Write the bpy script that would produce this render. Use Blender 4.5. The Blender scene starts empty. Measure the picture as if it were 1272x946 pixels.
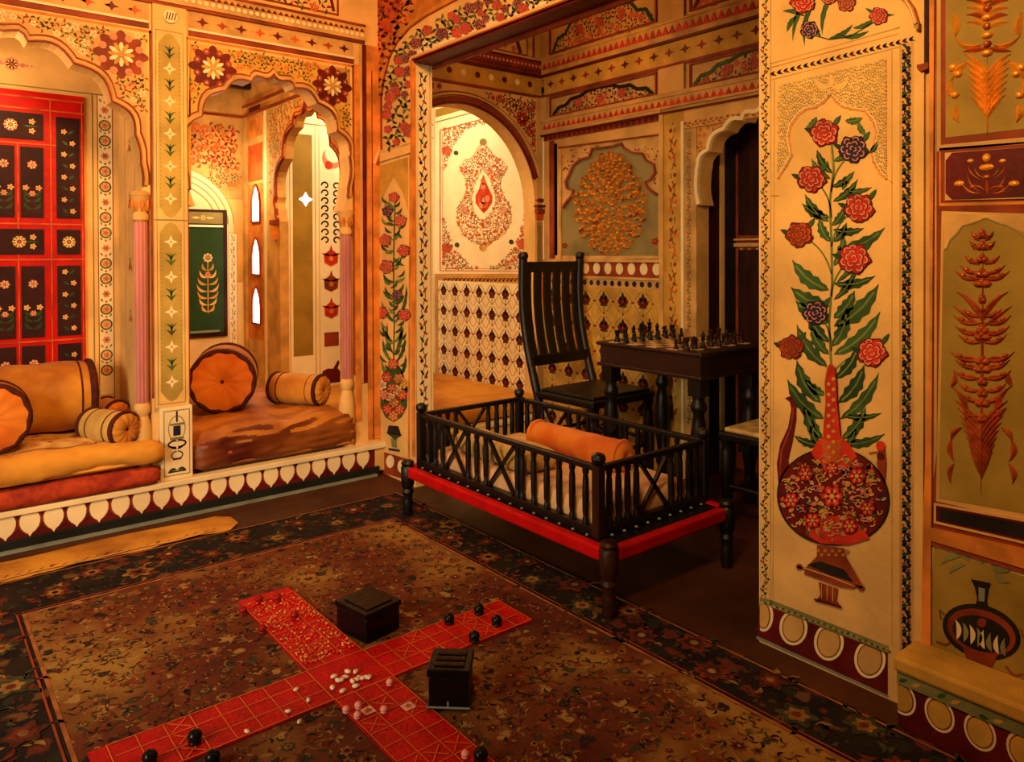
import bpy, bmesh, math, random
from mathutils import Vector, Matrix, noise
random.seed(7)
C = bpy.context.scene.collection
PI = math.pi
# ------------------------------------------------------------------ camera model (fitted to the room's vanishing points)
CAMF,CX,CY,YAW,ROLL,PITCH,CH = 936.73,636.0,324.48,math.radians(50.88),math.radians(.193),math.radians(.57),1.2
_F=(math.cos(YAW),math.sin(YAW),0); _R=(math.sin(YAW),-math.cos(YAW),0)
_cp,_sp=math.cos(PITCH),math.sin(PITCH)
F2=(_F[0]*_cp,_F[1]*_cp,-_sp); U2=(_F[0]*_sp,_F[1]*_sp,_cp)
def on(px,py,x=None,y=None,z=None):
    """point where the sight line through a photo pixel meets a real plane of the room"""
    a,b=px-CX,py-CY
    a,b=a*math.cos(ROLL)-b*math.sin(ROLL),a*math.sin(ROLL)+b*math.cos(ROLL)
    v=[F2[i]*CAMF+_R[i]*a-U2[i]*b for i in range(3)]
    t=(x/v[0]) if x is not None else (y/v[1]) if y is not None else ((z-CH)/v[2])
    return (v[0]*t,v[1]*t,v[2]*t+CH)
XB,YA,XD = 2.053,3.684,3.248      # front wall with the big opening, arcade wall, far alcove wall
# ------------------------------------------------------------------ materials
MATS={}
def mat(name,col,rough=.6,var=.18,scale=6,bump=.15,bscale=40,metal=0,col2=None,spec=.18,sheen=0,detail=5,coords='Object',stretch=None,emit=None,estr=0):
    m=bpy.data.materials.new(name); m.use_nodes=True; nt=m.node_tree; N=nt.nodes; L=nt.links
    b=N['Principled BSDF']; b.inputs['Roughness'].default_value=rough; b.inputs['Metallic'].default_value=metal
    b.inputs['Specular IOR Level'].default_value=spec
    if sheen: b.inputs['Sheen Weight'].default_value=sheen
    tc=N.new('ShaderNodeTexCoord'); mp=N.new('ShaderNodeMapping'); L.new(tc.outputs[coords],mp.inputs[0])
    if stretch: mp.inputs['Scale'].default_value=stretch
    n=N.new('ShaderNodeTexNoise'); n.inputs['Scale'].default_value=scale; n.inputs['Detail'].default_value=detail; L.new(mp.outputs[0],n.inputs[0])
    r=N.new('ShaderNodeValToRGB'); e=r.color_ramp.elements
    c=col; d=col2 or tuple(x*(1-var*1.6) for x in col)
    e[0].position=.35; e[0].color=(*d,1); e[1].position=.62; e[1].color=(*c,1)
    L.new(n.outputs[0],r.inputs[0]); L.new(r.outputs[0],b.inputs['Base Color'])
    if bump:
        n2=N.new('ShaderNodeTexNoise'); n2.inputs['Scale'].default_value=bscale; n2.inputs['Detail'].default_value=4; L.new(mp.outputs[0],n2.inputs[0])
        bp=N.new('ShaderNodeBump'); bp.inputs['Strength'].default_value=bump; bp.inputs['Distance'].default_value=.01
        L.new(n2.outputs[0],bp.inputs['Height']); L.new(bp.outputs[0],b.inputs['Normal'])
    if emit:
        b.inputs['Emission Color'].default_value=(*emit,1); b.inputs['Emission Strength'].default_value=estr
    MATS[name]=m; return m
mat('cream',(.76,.465,.155),var=.16,scale=5)
mat('cream_dull',(.64,.37,.11),var=.2,scale=5)
mat('cream_light',(.84,.68,.38),var=.12,scale=4)
mat('lime_white',(.9,.84,.62),var=.08,scale=4)
mat('tan',(.62,.36,.11),var=.25,scale=7)
mat('orange',(.72,.24,.035),var=.3,scale=9)
mat('orange_red',(.62,.10,.02),var=.35,scale=9)
mat('gold_ochre',(.60,.33,.05),var=.22,scale=8)
mat('olive',(.34,.22,.035),var=.18,scale=6)
mat('panel_olive',(.46,.33,.07),var=.2,scale=6)
mat('wine',(.030,.004,.006),var=.3,scale=6)
mat('olive_grey',(.25,.20,.07),var=.2,scale=6)
mat('red',(.62,.035,.012),var=.3,scale=12)
mat('pink',(.72,.25,.16),var=.2,scale=12)
mat('mauve',(.60,.22,.20),var=.25,scale=10,stretch=(1,1,.2))
mat('maroon',(.13,.008,.006),var=.3,scale=8,rough=.5)
mat('brown_red',(.28,.045,.012),var=.3,scale=8)
mat('navy',(.022,.02,.055),var=.3,scale=12)
mat('green',(.045,.11,.028),var=.35,scale=14)
mat('green_light',(.16,.22,.05),var=.3,scale=14)
mat('ink',(.018,.013,.010),var=.3,scale=12,bump=0)
mat('faded_green',(.22,.22,.08),var=.2,scale=10)
mat('dark_base',(.012,.014,.010),var=.3,scale=6)
mat('grey_line',(.22,.24,.19),var=.2,scale=8)
mat('gilt',(.88,.36,.035),rough=.38,metal=.35,var=.15,scale=30,bump=.3,bscale=80)
mat('gilt_red',(.50,.10,.025),rough=.3,metal=.35,var=.25,scale=30,bump=.3,bscale=80)
mat('dark_wood',(.0045,.0025,.0018),rough=.42,var=.3,scale=4,bump=.15,bscale=25,stretch=(6,6,1),spec=.4)
mat('brown_wood',(.035,.010,.004),rough=.42,var=.35,scale=4,bump=.2,bscale=25,stretch=(6,6,1))
mat('table_wood',(.020,.006,.007),rough=.3,var=.35,scale=5,bump=.1,bscale=25,spec=.5)
mat('black_box',(.004,.003,.003),rough=.33,var=.3,scale=8,bump=.3,bscale=30)
mat('board_light',(.72,.50,.24),rough=.35,var=.12,bump=0)
mat('board_dark',(.10,.045,.015),rough=.35,var=.2,bump=0)
mat('velvet_gold',(.56,.25,.025),rough=.55,var=.25,scale=5,bump=.35,bscale=14,sheen=.08,col2=(.32,.10,.010))
mat('velvet_orange',(.68,.22,.02),rough=.7,var=.3,scale=5,bump=.35,bscale=12,sheen=.08,col2=(.50,.10,.006))
mat('velvet_pale',(.58,.36,.09),rough=.6,var=.25,scale=5,bump=.3,bscale=14,sheen=.1)
mat('fringe',(.07,.012,.008),rough=.8,var=.3,scale=30)
mat('cover_ochre',(.62,.29,.03),rough=.7,var=.3,scale=4,bump=.5,bscale=10,sheen=.05,col2=(.38,.13,.012))
mat('throw_pale',(.66,.44,.15),rough=.8,var=.3,scale=12,bump=.4,bscale=60,col2=(.48,.22,.04))
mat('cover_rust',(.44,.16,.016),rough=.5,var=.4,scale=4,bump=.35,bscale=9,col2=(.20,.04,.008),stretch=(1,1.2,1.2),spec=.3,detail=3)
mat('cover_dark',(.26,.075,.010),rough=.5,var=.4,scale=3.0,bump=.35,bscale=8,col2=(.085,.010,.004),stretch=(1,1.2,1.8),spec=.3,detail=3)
mat('quilt_red',(.42,.05,.012),rough=.8,var=.3,scale=22,bump=.7,bscale=26,col2=(.24,.02,.008))
mat('cot_red',(.48,.002,.002),rough=.5,var=.2,scale=10,bump=.2)
mat('cot_sheet',(.70,.42,.20),rough=.8,var=.15,scale=5,bump=.4,bscale=12)
mat('floor_earth',(.085,.026,.007),rough=.5,var=.35,scale=2.5,bump=.25,bscale=18,col2=(.035,.010,.004))
mat('runner',(.58,.28,.03),rough=.8,var=.35,scale=4,bump=.3,bscale=60,col2=(.26,.09,.012))
mat('ceiling_paint',(.45,.20,.05),var=.3,scale=3)
mat('cloth_red',(.50,.0025,.0025),rough=.6,var=.2,scale=14,bump=.5,bscale=90)
for _n,_c in (('wool_rust',(.16,.028,.012)),('wool_gold',(.27,.14,.035)),('wool_navy',(.010,.009,.016)),('wool_green',(.050,.050,.020)),('wool_pale',(.34,.20,.08)),('wool_black',(.008,.006,.005)),('wool_brown',(.07,.022,.010))): mat(_n,_c,rough=.9,var=.35,scale=40,bump=0,spec=.1)
mat('thread_gold',(.75,.16,.02),rough=.5,bump=0)
mat('bead_red',(.75,.02,.01),rough=.18,spec=.9,bump=0)
mat('bead_gold',(.85,.45,.12),rough=.22,spec=.9,metal=.3,bump=0)
mat('shell',(.88,.70,.50),rough=.25,bump=0,var=.08)
mat('shell_pink',(.85,.35,.28),rough=.3,bump=0,var=.08)
mat('token_black',(.008,.008,.007),rough=.25,bump=0)
mat('token_red',(.30,.008,.006),rough=.2,bump=0)
mat('shutter_green',(.022,.060,.018),rough=.4,var=.2,scale=5)
mat('sky_glass',(.9,.95,1),rough=.2,emit=(1,.93,.78),estr=5,bump=0)
mat('cane',(.62,.42,.16),rough=.6,var=.25,scale=20,bump=.5,bscale=60)
mat('carpet_rim',(.33,.11,.03),rough=.9,var=.3,scale=20)
def M(n): return MATS[n]

def carpet_material(name,field):
    m=bpy.data.materials.new(name); m.use_nodes=True; nt=m.node_tree; N=nt.nodes; L=nt.links
    b=N['Principled BSDF']; b.inputs['Roughness'].default_value=.88; b.inputs['Specular IOR Level'].default_value=.15
    tc=N.new('ShaderNodeTexCoord')
    def noise_(s,d=5,dist=0):
        n=N.new('ShaderNodeTexNoise'); n.inputs['Scale'].default_value=s; n.inputs['Detail'].default_value=d; n.inputs['Distortion'].default_value=dist
        L.new(tc.outputs['Object'],n.inputs[0]); return n.outputs[0]
    def ramp(f,stops,interp='LINEAR'):
        r=N.new('ShaderNodeValToRGB'); r.color_ramp.interpolation=interp
        while len(r.color_ramp.elements)<len(stops): r.color_ramp.elements.new(.5)
        for e,(p,c) in zip(r.color_ramp.elements,stops): e.position=p; e.color=(*c,1)
        L.new(f,r.inputs[0]); return r.outputs[0]
    def mix(f,a,c):
        x=N.new('ShaderNodeMix'); x.data_type='RGBA'; L.new(f,x.inputs[0]); L.new(a,x.inputs[6]); L.new(c,x.inputs[7]); return x.outputs[2]
    def gate(f,lo,hi):
        return ramp(f,[(lo,(0,0,0)),(hi,(1,1,1))])
    if field:
        base=ramp(noise_(2.0,3),[(.36,(.075,.012,.006)),(.5,(.125,.033,.009)),(.63,(.28,.15,.03))])  # gold patches mix wool colour with light painted onto the pile
        pal=[(0,(.016,.010,.008)),(.2,(.18,.028,.012)),(.4,(.30,.17,.045)),(.6,(.035,.032,.014)),(.8,(.19,.075,.018))]
        k=1
    else:
        base=ramp(noise_(9,3),[(.4,(.007,.005,.005)),(.6,(.018,.010,.006))])
        pal=[(0,(.008,.007,.009)),(.25,(.10,.02,.009)),(.5,(.018,.018,.010)),(.75,(.11,.05,.016))]
        k=.8
    v=N.new('ShaderNodeTexVoronoi'); v.inputs['Scale'].default_value=20*k; v.inputs['Randomness'].default_value=.75
    dn=N.new('ShaderNodeTexNoise'); dn.inputs['Scale'].default_value=25; L.new(tc.outputs['Object'],dn.inputs[0])
    ma=N.new('ShaderNodeMix'); ma.data_type='VECTOR'; ma.inputs[0].default_value=.06
    L.new(tc.outputs['Object'],ma.inputs[4]); L.new(dn.outputs[1],ma.inputs[5]); L.new(ma.outputs[1],v.inputs[0])
    sep=N.new('ShaderNodeSeparateColor'); L.new(v.outputs['Color'],sep.inputs[0])
    cell=ramp(sep.outputs[0],pal,'CONSTANT')
    mask=ramp(v.outputs['Distance'],[(.0,(0,0,0)),(.12,(1,1,1)),(.30,(1,1,1)),(.42,(0,0,0))])
    c1=mix(mask,base,cell)
    v2=N.new('ShaderNodeTexVoronoi'); v2.inputs['Scale'].default_value=52*k; L.new(ma.outputs[1],v2.inputs[0])
    sep2=N.new('ShaderNodeSeparateColor'); L.new(v2.outputs['Color'],sep2.inputs[0])
    cell2=ramp(sep2.outputs[1],pal[::1],'CONSTANT')
    m2=ramp(v2.outputs['Distance'],[(.22,(1,1,1)),(.34,(0,0,0))])
    on_=gate(sep2.outputs[2],.45,.5)
    mm=N.new('ShaderNodeMath'); mm.operation='MULTIPLY'; L.new(m2,mm.inputs[0]); L.new(on_,mm.inputs[1])
    c2=mix(mm.outputs[0],c1,cell2)
    L.new(c2,b.inputs['Base Color'])
    bp=N.new('ShaderNodeBump'); bp.inputs['Strength'].default_value=.6; bp.inputs['Distance'].default_value=.004
    L.new(noise_(260,2),bp.inputs['Height']); L.new(bp.outputs[0],b.inputs['Normal'])
    MATS[name]=m
carpet_material('carpet_field',True); carpet_material('carpet_border',False)

# ------------------------------------------------------------------ object helpers
def link(name,me,parent=None,loc=(0,0,0),rot=None):
    o=bpy.data.objects.new(name,me); C.objects.link(o); o.location=loc
    if rot: o.rotation_euler=rot
    if parent: o.parent=parent
    return o
def tag(o,label,cat,group=None,kind=None):
    if label: o['label']=label
    if cat: o['category']=cat
    if group: o['group']=group
    if kind: o['kind']=kind
    return o
def thing(name,label,cat,loc=(0,0,0),rz=0,group=None):
    o=bpy.data.objects.new(name,None); C.objects.link(o); o.location=loc; o.rotation_euler=(0,0,rz); o.empty_display_size=.05
    return tag(o,label,cat,group)
def struct(o,label=None,cat=None):
    o['kind']='structure'
    if label: o['label']=label
    if cat: o['category']=cat
    return o
def dup(root,loc,rz=None,label=None,group=None):
    r=root.copy(); C.objects.link(r); r.location=loc
    if rz is not None: r.rotation_euler=(0,0,rz)
    if label: r['label']=label
    if group: r['group']=group
    for ch in list(root.children):
        c=ch.copy(); C.objects.link(c); c.parent=r
        for g in ch.children:
            d=g.copy(); C.objects.link(d); d.parent=c
    return r

class MB:
    """collects shapes into one mesh"""
    def __init__(s): s.v=[]; s.f=[]; s.m=[]; s.mats=[]
    def mi(s,m):
        if m not in s.mats: s.mats.append(m)
        return s.mats.index(m)
    def add(s,v,f,m):
        k=len(s.v); s.v+= [tuple(p) for p in v]; i=s.mi(m)
        for q in f: s.f.append([a+k for a in q]); s.m.append(i)
        return s
    def box(s,x0,x1,y0,y1,z0,z1,m):
        v=[(x0,y0,z0),(x1,y0,z0),(x1,y1,z0),(x0,y1,z0),(x0,y0,z1),(x1,y0,z1),(x1,y1,z1),(x0,y1,z1)]
        return s.add(v,[(0,3,2,1),(4,5,6,7),(0,1,5,4),(1,2,6,5),(2,3,7,6),(3,0,4,7)],m)
    def bar(s,p,q,w,t,m,up=(0,0,1)):
        p,q=Vector(p),Vector(q); d=(q-p).normalized(); a=d.cross(Vector(up))
        if a.length<1e-4: a=d.cross(Vector((1,0,0)))
        a.normalize(); b=d.cross(a).normalized(); v=[]
        for c in (p,q):
            for i,j in ((-1,-1),(1,-1),(1,1),(-1,1)): v.append(c+a*i*w/2+b*j*t/2)
        return s.add(v,[(3,2,1,0),(4,5,6,7),(0,1,5,4),(1,2,6,5),(2,3,7,6),(3,0,4,7)],m)
    def lathe(s,prof,c,m,seg=16,axis='z',frame=None):
        c=Vector(c)
        if frame is None:
            frame={'z':(Vector((1,0,0)),Vector((0,1,0)),Vector((0,0,1))),'x':(Vector((0,1,0)),Vector((0,0,1)),Vector((1,0,0))),'y':(Vector((0,0,1)),Vector((1,0,0)),Vector((0,1,0)))}[axis]
        A,B,D=frame; v=[]; f=[]
        for r,h in prof:
            r=max(r,1e-4)
            for k in range(seg):
                t=2*PI*k/seg; v.append(c+A*r*math.cos(t)+B*r*math.sin(t)+D*h)
        n=len(prof)
        for i in range(n-1):
            for k in range(seg):
                a=i*seg+k; b=i*seg+(k+1)%seg; f.append((a,b,b+seg,a+seg))
        f.append(tuple(reversed(range(seg)))); f.append(tuple(range((n-1)*seg,n*seg)))
        return s.add(v,f,m)
    def tube(s,pts,r,m,seg=8,taper=None):
        pts=[Vector(p) for p in pts]; v=[]; f=[]; n=len(pts)
        pa=None
        for i,p in enumerate(pts):
            d=(pts[min(i+1,n-1)]-pts[max(i-1,0)]).normalized()
            if pa is None:
                a=d.cross(Vector((0,0,1)))
                if a.length<1e-3: a=d.cross(Vector((1,0,0)))
            else: a=pa-d*pa.dot(d)
            a.normalize(); pa=a; b=d.cross(a)
            rr=r if taper is None else r*taper[i]
            for k in range(seg):
                t=2*PI*k/seg; v.append(p+a*rr*math.cos(t)+b*rr*math.sin(t))
        for i in range(n-1):
            for k in range(seg):
                a=i*seg+k; b=i*seg+(k+1)%seg; f.append((a,b,b+seg,a+seg))
        f.append(tuple(reversed(range(seg)))); f.append(tuple(range((n-1)*seg,n*seg)))
        return s.add(v,f,m)
    def build(s,name,parent=None,loc=(0,0,0),smooth=None,bevel=0,rot=None,flip=False):
        me=bpy.data.meshes.new(name); me.from_pydata(s.v,[],s.f)
        for m in s.mats: me.materials.append(M(m))
        for p,i in zip(me.polygons,s.m): p.material_index=i
        bm=bmesh.new(); bm.from_mesh(me); bmesh.ops.recalc_face_normals(bm,faces=bm.faces); bm.to_mesh(me); bm.free()
        if smooth:
            me.shade_smooth(); me.set_sharp_from_angle(angle=math.radians(smooth))
        me.update()
        o=link(name,me,parent,loc,rot)
        if bevel:
            b=o.modifiers.new('Bevel','BEVEL'); b.width=bevel; b.segments=2; b.limit_method='ANGLE'
        return o

def soft_box(name,x0,x1,y0,y1,z0,z1,m,r=.05,n=(24,16,6),amp=.012,fs=3.0,seed=0,parent=None,loc=(0,0,0),sag=None,wr=0,tuft=None):
    """rounded, slightly lumpy cushion body"""
    nx,ny,nz=n; cx,cy,cz=(x0+x1)/2,(y0+y1)/2,(z0+z1)/2; hx,hy,hz=(x1-x0)/2,(y1-y0)/2,(z1-z0)/2
    idx={}; V=[]; Fc=[]
    def vid(i,j,k):
        if (i,j,k) in idx: return idx[(i,j,k)]
        def g(a,n_):
            t=2*a/n_-1
            return math.copysign(1-(1-abs(t))**1.35,t)
        p=Vector((g(i,nx)*hx,g(j,ny)*hy,g(k,nz)*hz)); R=min(r,hz*.98)
        q=Vector((max(-hx+R,min(hx-R,p.x)),max(-hy+R,min(hy-R,p.y)),max(-hz+R,min(hz-R,p.z))))
        d=p-q
        if d.length>1e-9: p=q+d.normalized()*R
        nrm=d.normalized() if d.length>1e-9 else Vector((0,0,1))
        w=Vector((cx,cy,cz))+p
        if k>0:
            a=noise.noise(Vector((w.x*fs+seed,w.y*fs,w.z*fs*1.3)))*amp+noise.noise(Vector((w.x*fs*3+seed,w.y*fs*3,w.z*fs*4)))*amp*.45
            if wr: a+= -abs(noise.noise(Vector((w.x*5+seed,w.y*9,w.z*26))))*wr
            w+=nrm*a
            if sag: w.z+=sag(w.x,w.y)*(k/nz)
        idx[(i,j,k)]=len(V); V.append(tuple(w)); return idx[(i,j,k)]
    for i in range(nx):
        for j in range(ny):
            Fc.append((vid(i,j,0),vid(i,j+1,0),vid(i+1,j+1,0),vid(i+1,j,0))); Fc.append((vid(i,j,nz),vid(i+1,j,nz),vid(i+1,j+1,nz),vid(i,j+1,nz)))
    for i in range(nx):
        for k in range(nz):
            Fc.append((vid(i,0,k),vid(i+1,0,k),vid(i+1,0,k+1),vid(i,0,k+1))); Fc.append((vid(i,ny,k),vid(i,ny,k+1),vid(i+1,ny,k+1),vid(i+1,ny,k)))
    for j in range(ny):
        for k in range(nz):
            Fc.append((vid(0,j,k),vid(0,j,k+1),vid(0,j+1,k+1),vid(0,j+1,k))); Fc.append((vid(nx,j,k),vid(nx,j+1,k),vid(nx,j+1,k+1),vid(nx,j,k+1)))
    mb=MB(); mb.add(V,Fc,m); return mb.build(name,parent,loc,smooth=60)

# ------------------------------------------------------------------ painted and carved ornament on a plane
class Cv:
    """ornament on one wall plane: flat painted shapes a fraction of a millimetre proud, carved ones deeper.
    plane 'y': u=x, v=z ; plane 'x': u=-y, v=z ; plane 'z': u=x, v=y"""
    def __init__(s,plane,c,px=False,out=0.0):
        s.pl=plane; s.c=c; s.px=px; s.mb=MB(); s.out=out
    def uv(s,p):
        if not s.px: return p
        if s.pl=='y': q=on(p[0],p[1],y=s.c); return (q[0],q[2])
        if s.pl=='x': q=on(p[0],p[1],x=s.c); return (-q[1],q[2])
        q=on(p[0],p[1],z=s.c); return (q[0],q[1])
    def w(s,u,v,h):
        h+=s.out
        if s.pl=='y': return (u,s.c-h,v)
        if s.pl=='x': return (s.c-h,-u,v)
        return (u,v,s.c+h)
    def poly(s,pts,m,L=1,d=0.0):
        P=[s.uv(p) for p in pts]
        a=sum(P[i][0]*P[(i+1)%len(P)][1]-P[(i+1)%len(P)][0]*P[i][1] for i in range(len(P)))
        if a<0: P=P[::-1]
        h=L*.0006+d; n=len(P); k=len(s.mb.v); i=s.mb.mi(m)
        s.mb.v+=[s.w(u,v,h) for u,v in P]; s.mb.f.append(list(range(k,k+n))); s.mb.m.append(i)
        if d>0:
            s.mb.v+=[s.w(u,v,0) for u,v in P]
            for j in range(n):
                jj=(j+1)%n; s.mb.f.append([k+j,k+n+j,k+n+jj,k+jj]); s.mb.m.append(i)
        return s
    def rect(s,u0,v0,u1,v1,m,L=1,d=0.0): return s.poly([(u0,v0),(u1,v0),(u1,v1),(u0,v1)],m,L,d)
    def circ(s,c,r,m,L=1,n=14,ry=None,rot=0,d=0.0):
        ry=ry or r; cr,sr=math.cos(rot),math.sin(rot)
        return s.poly([(c[0]+r*math.cos(t)*cr-ry*math.sin(t)*sr,c[1]+r*math.cos(t)*sr+ry*math.sin(t)*cr) for t in [2*PI*i/n for i in range(n)]],m,L,d)
    def line(s,pts,w,m,L=1,closed=False,d=0.0,taper=False):
        n=len(pts)
        def nr(i):
            a=pts[(i-1)%n] if (i>0 or closed) else pts[i]; b=pts[(i+1)%n] if (i<n-1 or closed) else pts[i]
            dx,dy=b[0]-a[0],b[1]-a[1]; l=math.hypot(dx,dy) or 1; return (-dy/l,dx/l)
        lf=[];rt=[]
        for i,p in enumerate(pts):
            q=nr(i); ww=w/2*(1-.85*i/(n-1) if taper and n>1 else 1)
            lf.append((p[0]+q[0]*ww,p[1]+q[1]*ww)); rt.append((p[0]-q[0]*ww,p[1]-q[1]*ww))
        for i in range(n if closed else n-1):
            j=(i+1)%n; s.poly([lf[i],lf[j],rt[j],rt[i]],m,L,d)
        return s
    def frame(s,u0,v0,u1,v1,t,m,L=1,d=0.0):
        s.rect(u0,v0,u1,v0+t,m,L,d); s.rect(u0,v1-t,u1,v1,m,L,d); s.rect(u0,v0+t,u0+t,v1-t,m,L,d); return s.rect(u1-t,v0+t,u1,v1-t,m,L,d)
    def leaf(s,p,q,w,m,L=1,bend=0,serr=0,d=0.0,vein=None):
        dx,dy=q[0]-p[0],q[1]-p[1]; nx,ny=-dy,dx; a=[];b=[]; n=9 if serr else 7
        l=math.hypot(dx,dy)
        for i in range(n+1):
            t=i/n; pr=math.sin(PI*min(1,t*1.02))**.8*(1-.35*t) if 0<t<1 else 0
            if serr and 0<t<1: pr*= (1 if i%2 else 1-serr)
            be=bend*4*t*(1-t)
            cx_=p[0]+dx*t+nx*be; cy_=p[1]+dy*t+ny*be; k=w/2*pr/l
            a.append((cx_+nx*k,cy_+ny*k)); b.append((cx_-nx*k,cy_-ny*k))
        s.poly(a+b[-2:0:-1],m,L,d)
        if vein:
            s.line([(p[0]+dx*t+nx*bend*4*t*(1-t),p[1]+dy*t+ny*bend*4*t*(1-t)) for t in (.08,.3,.55,.85)],w*.10,vein,L+1)
        return s
    def flower(s,c,r,m=('red','pink','gold_ochre'),n=6,L=1,rot=0,back=None,d=0.0):
        if back: s.circ(c,r*1.08,back,L,n=12,d=d)
        for i in range(n):
            t=rot+2*PI*i/n; s.circ((c[0]+math.cos(t)*r*.58,c[1]+math.sin(t)*r*.58),r*.46,m[0],L+1,n=8,ry=r*.34,rot=t,d=d)
            s.circ((c[0]+math.cos(t)*r*.55,c[1]+math.sin(t)*r*.55),r*.24,m[1],L+2,n=6,ry=r*.13,rot=t,d=d)
        return s.circ(c,r*.26,m[2],L+3,n=8,d=d)
    def peony(s,c,r,m='red',hi='pink',dk='maroon',L=3,seed=0):
        R=random.Random(seed)
        bl=lambda q:[(c[0]+q*r*(1.0+.10*math.sin(5*t+seed)+.05*math.sin(11*t))*math.cos(t),c[1]+q*r*(.92+.10*math.sin(5*t+seed)+.05*math.sin(11*t))*math.sin(t)) for t in [2*PI*i/36 for i in range(36)]]
        s.poly(bl(1.04),dk,L); s.poly(bl(.93),m,L+1)
        for rr,pr,n in ((.66,.30,7),(.36,.26,5),(.08,.20,2)):
            for i in range(n):
                t=2*PI*i/n+seed+rr*3+R.uniform(-.2,.2); q=(c[0]+math.cos(t)*r*rr,c[1]+math.sin(t)*r*rr)
                arc=lambda k:[(q[0]+r*pr*k*math.cos(t+e),q[1]+r*pr*k*math.sin(t+e)) for e in (-1.5,-.9,-.3,.3,.9,1.5)]
                s.line(arc(1.0),r*.075,dk,L+2); s.line(arc(.72),r*.10,hi,L+3)
        return s
    def dome(s,c,rx,ry,rot,h,m,n=8,base=0.0):
        cr,sr=math.cos(rot),math.sin(rot); k=len(s.mb.v); i=s.mb.mi(m); R=[(1,0),(.8,.62),(.42,.93)]
        c=s.uv(c)
        for q,z in R:
            for j in range(n):
                t=2*PI*j/n; a=rx*q*math.cos(t); b=ry*q*math.sin(t); s.mb.v.append(s.w(c[0]+a*cr-b*sr,c[1]+a*sr+b*cr,base+h*z))
        s.mb.v.append(s.w(c[0],c[1],base+h))
        for l in range(2):
            for j in range(n):
                jj=(j+1)%n; s.mb.f.append([k+l*n+j,k+l*n+jj,k+(l+1)*n+jj,k+(l+1)*n+j]); s.mb.m.append(i)
        for j in range(n): s.mb.f.append([k+2*n+j,k+2*n+(j+1)%n,k+3*n]); s.mb.m.append(i)
        return s
    def ridge(s,p,q,w,h,m,bend=0,base=0.0):
        """carved leaf with a raised spine"""
        p,q=s.uv(p),s.uv(q)
        dx,dy=q[0]-p[0],q[1]-p[1]; l=math.hypot(dx,dy) or 1e-6; nx,ny=-dy/l,dx/l; k=len(s.mb.v); i=s.mb.mi(m); n=6
        for j in range(n+1):
            t=j/n; pr=max(.04,math.sin(PI*t)**.8*(1-.3*t)); be=bend*4*t*(1-t)*l; x=p[0]+dx*t+nx*be; y=p[1]+dy*t+ny*be
            s.mb.v+= [s.w(x+nx*w/2*pr,y+ny*w/2*pr,base),s.w(x,y,base+h*(.35+.65*math.sin(PI*t))),s.w(x-nx*w/2*pr,y-ny*w/2*pr,base)]
        for j in range(n):
            for e in (0,1): a=k+3*j+e; s.mb.f.append([a,a+1,a+4,a+3]); s.mb.m.append(i)
        return s
    def diamonds(s,u0,u1,v,step,h,ms,L=1,w=None):
        n=max(1,round((u1-u0)/step)); st=(u1-u0)/n; w=w or st*.34
        for i in range(n):
            c=u0+st*(i+.5); m=ms[i%len(ms)]
            s.poly([(c-w,v),(c-w*.3,v-h*.3),(c,v-h),(c+w*.3,v-h*.3),(c+w,v),(c+w*.3,v+h*.3),(c,v+h),(c-w*.3,v+h*.3)],m,L)
        return s
    def dots(s,u0,u1,v,step,r,m,L=1,d=0.0,ms=None):
        n=max(1,round((u1-u0)/step)); st=(u1-u0)/n
        for i in range(n): s.circ((u0+st*(i+.5),v),r,ms[i%len(ms)] if ms else m,L,n=9,d=d)
        return s
    def zig(s,u0,u1,v,step,h,m,L=1):
        n=max(1,round((u1-u0)/step)); st=(u1-u0)/n
        for i in range(n): s.poly([(u0+st*i,v-h/2),(u0+st*(i+1),v-h/2),(u0+st*(i+.5),v+h/2)],m,L)
        return s
    def vine(s,p,q,w,ms,step=None,L=1,stem='ink',dens=1,fl=True):
        dx,dy=q[0]-p[0],q[1]-p[1]; l=math.hypot(dx,dy); dx/=l;dy/=l; nx,ny=-dy,dx; step=step or w*1.5
        n=max(2,round(l/step)); st=l/n; P=lambda a,b:(p[0]+dx*a+nx*b,p[1]+dy*a+ny*b)
        s.line([P(l*i/(n*4),math.sin(2*PI*i/8)*w*.20) for i in range(n*4+1)],w*.07,stem,L)
        for i in range(n):
            a=st*(i+.5); sg=1 if i%2 else -1
            m=ms[i%len(ms)]
            if fl: s.circ(P(a,sg*w*.20),w*.17,m,L+1,n=7)
            s.leaf(P(a-st*.2,sg*w*.05),P(a-st*.45,-sg*w*.42),w*.26,ms[(i+1)%len(ms)],L+1)
            s.leaf(P(a+st*.1,sg*w*.05),P(a+st*.5,-sg*w*.36),w*.24,ms[(i+1)%len(ms)],L+1)
            s.leaf(P(a+st*.05,sg*w*.15),P(a+st*.4,sg*w*.46),w*.2,ms[(i+1)%len(ms)],L+1)
        return s
    def fill(s,test,bb,sp,fn,seed=1,tries=9000):
        R=random.Random(seed); pts=[]
        for _ in range(tries):
            p=(R.uniform(bb[0],bb[2]),R.uniform(bb[1],bb[3]))
            if not test(p): continue
            if any((p[0]-a)**2+(p[1]-b)**2<sp*sp for a,b in pts): continue
            pts.append(p); fn(p,R)
        return s
    def build(s,name,parent=None,label=None):
        o=MB.build(s.mb,name,parent) if False else None
        me=bpy.data.meshes.new(name); me.from_pydata(s.mb.v,[],s.mb.f)
        for m in s.mb.mats: me.materials.append(M(m))
        for p,i in zip(me.polygons,s.mb.m): p.material_index=i
        me.update(); o=link(name,me,parent)
        if label: o['label']=label
        return o
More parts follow.
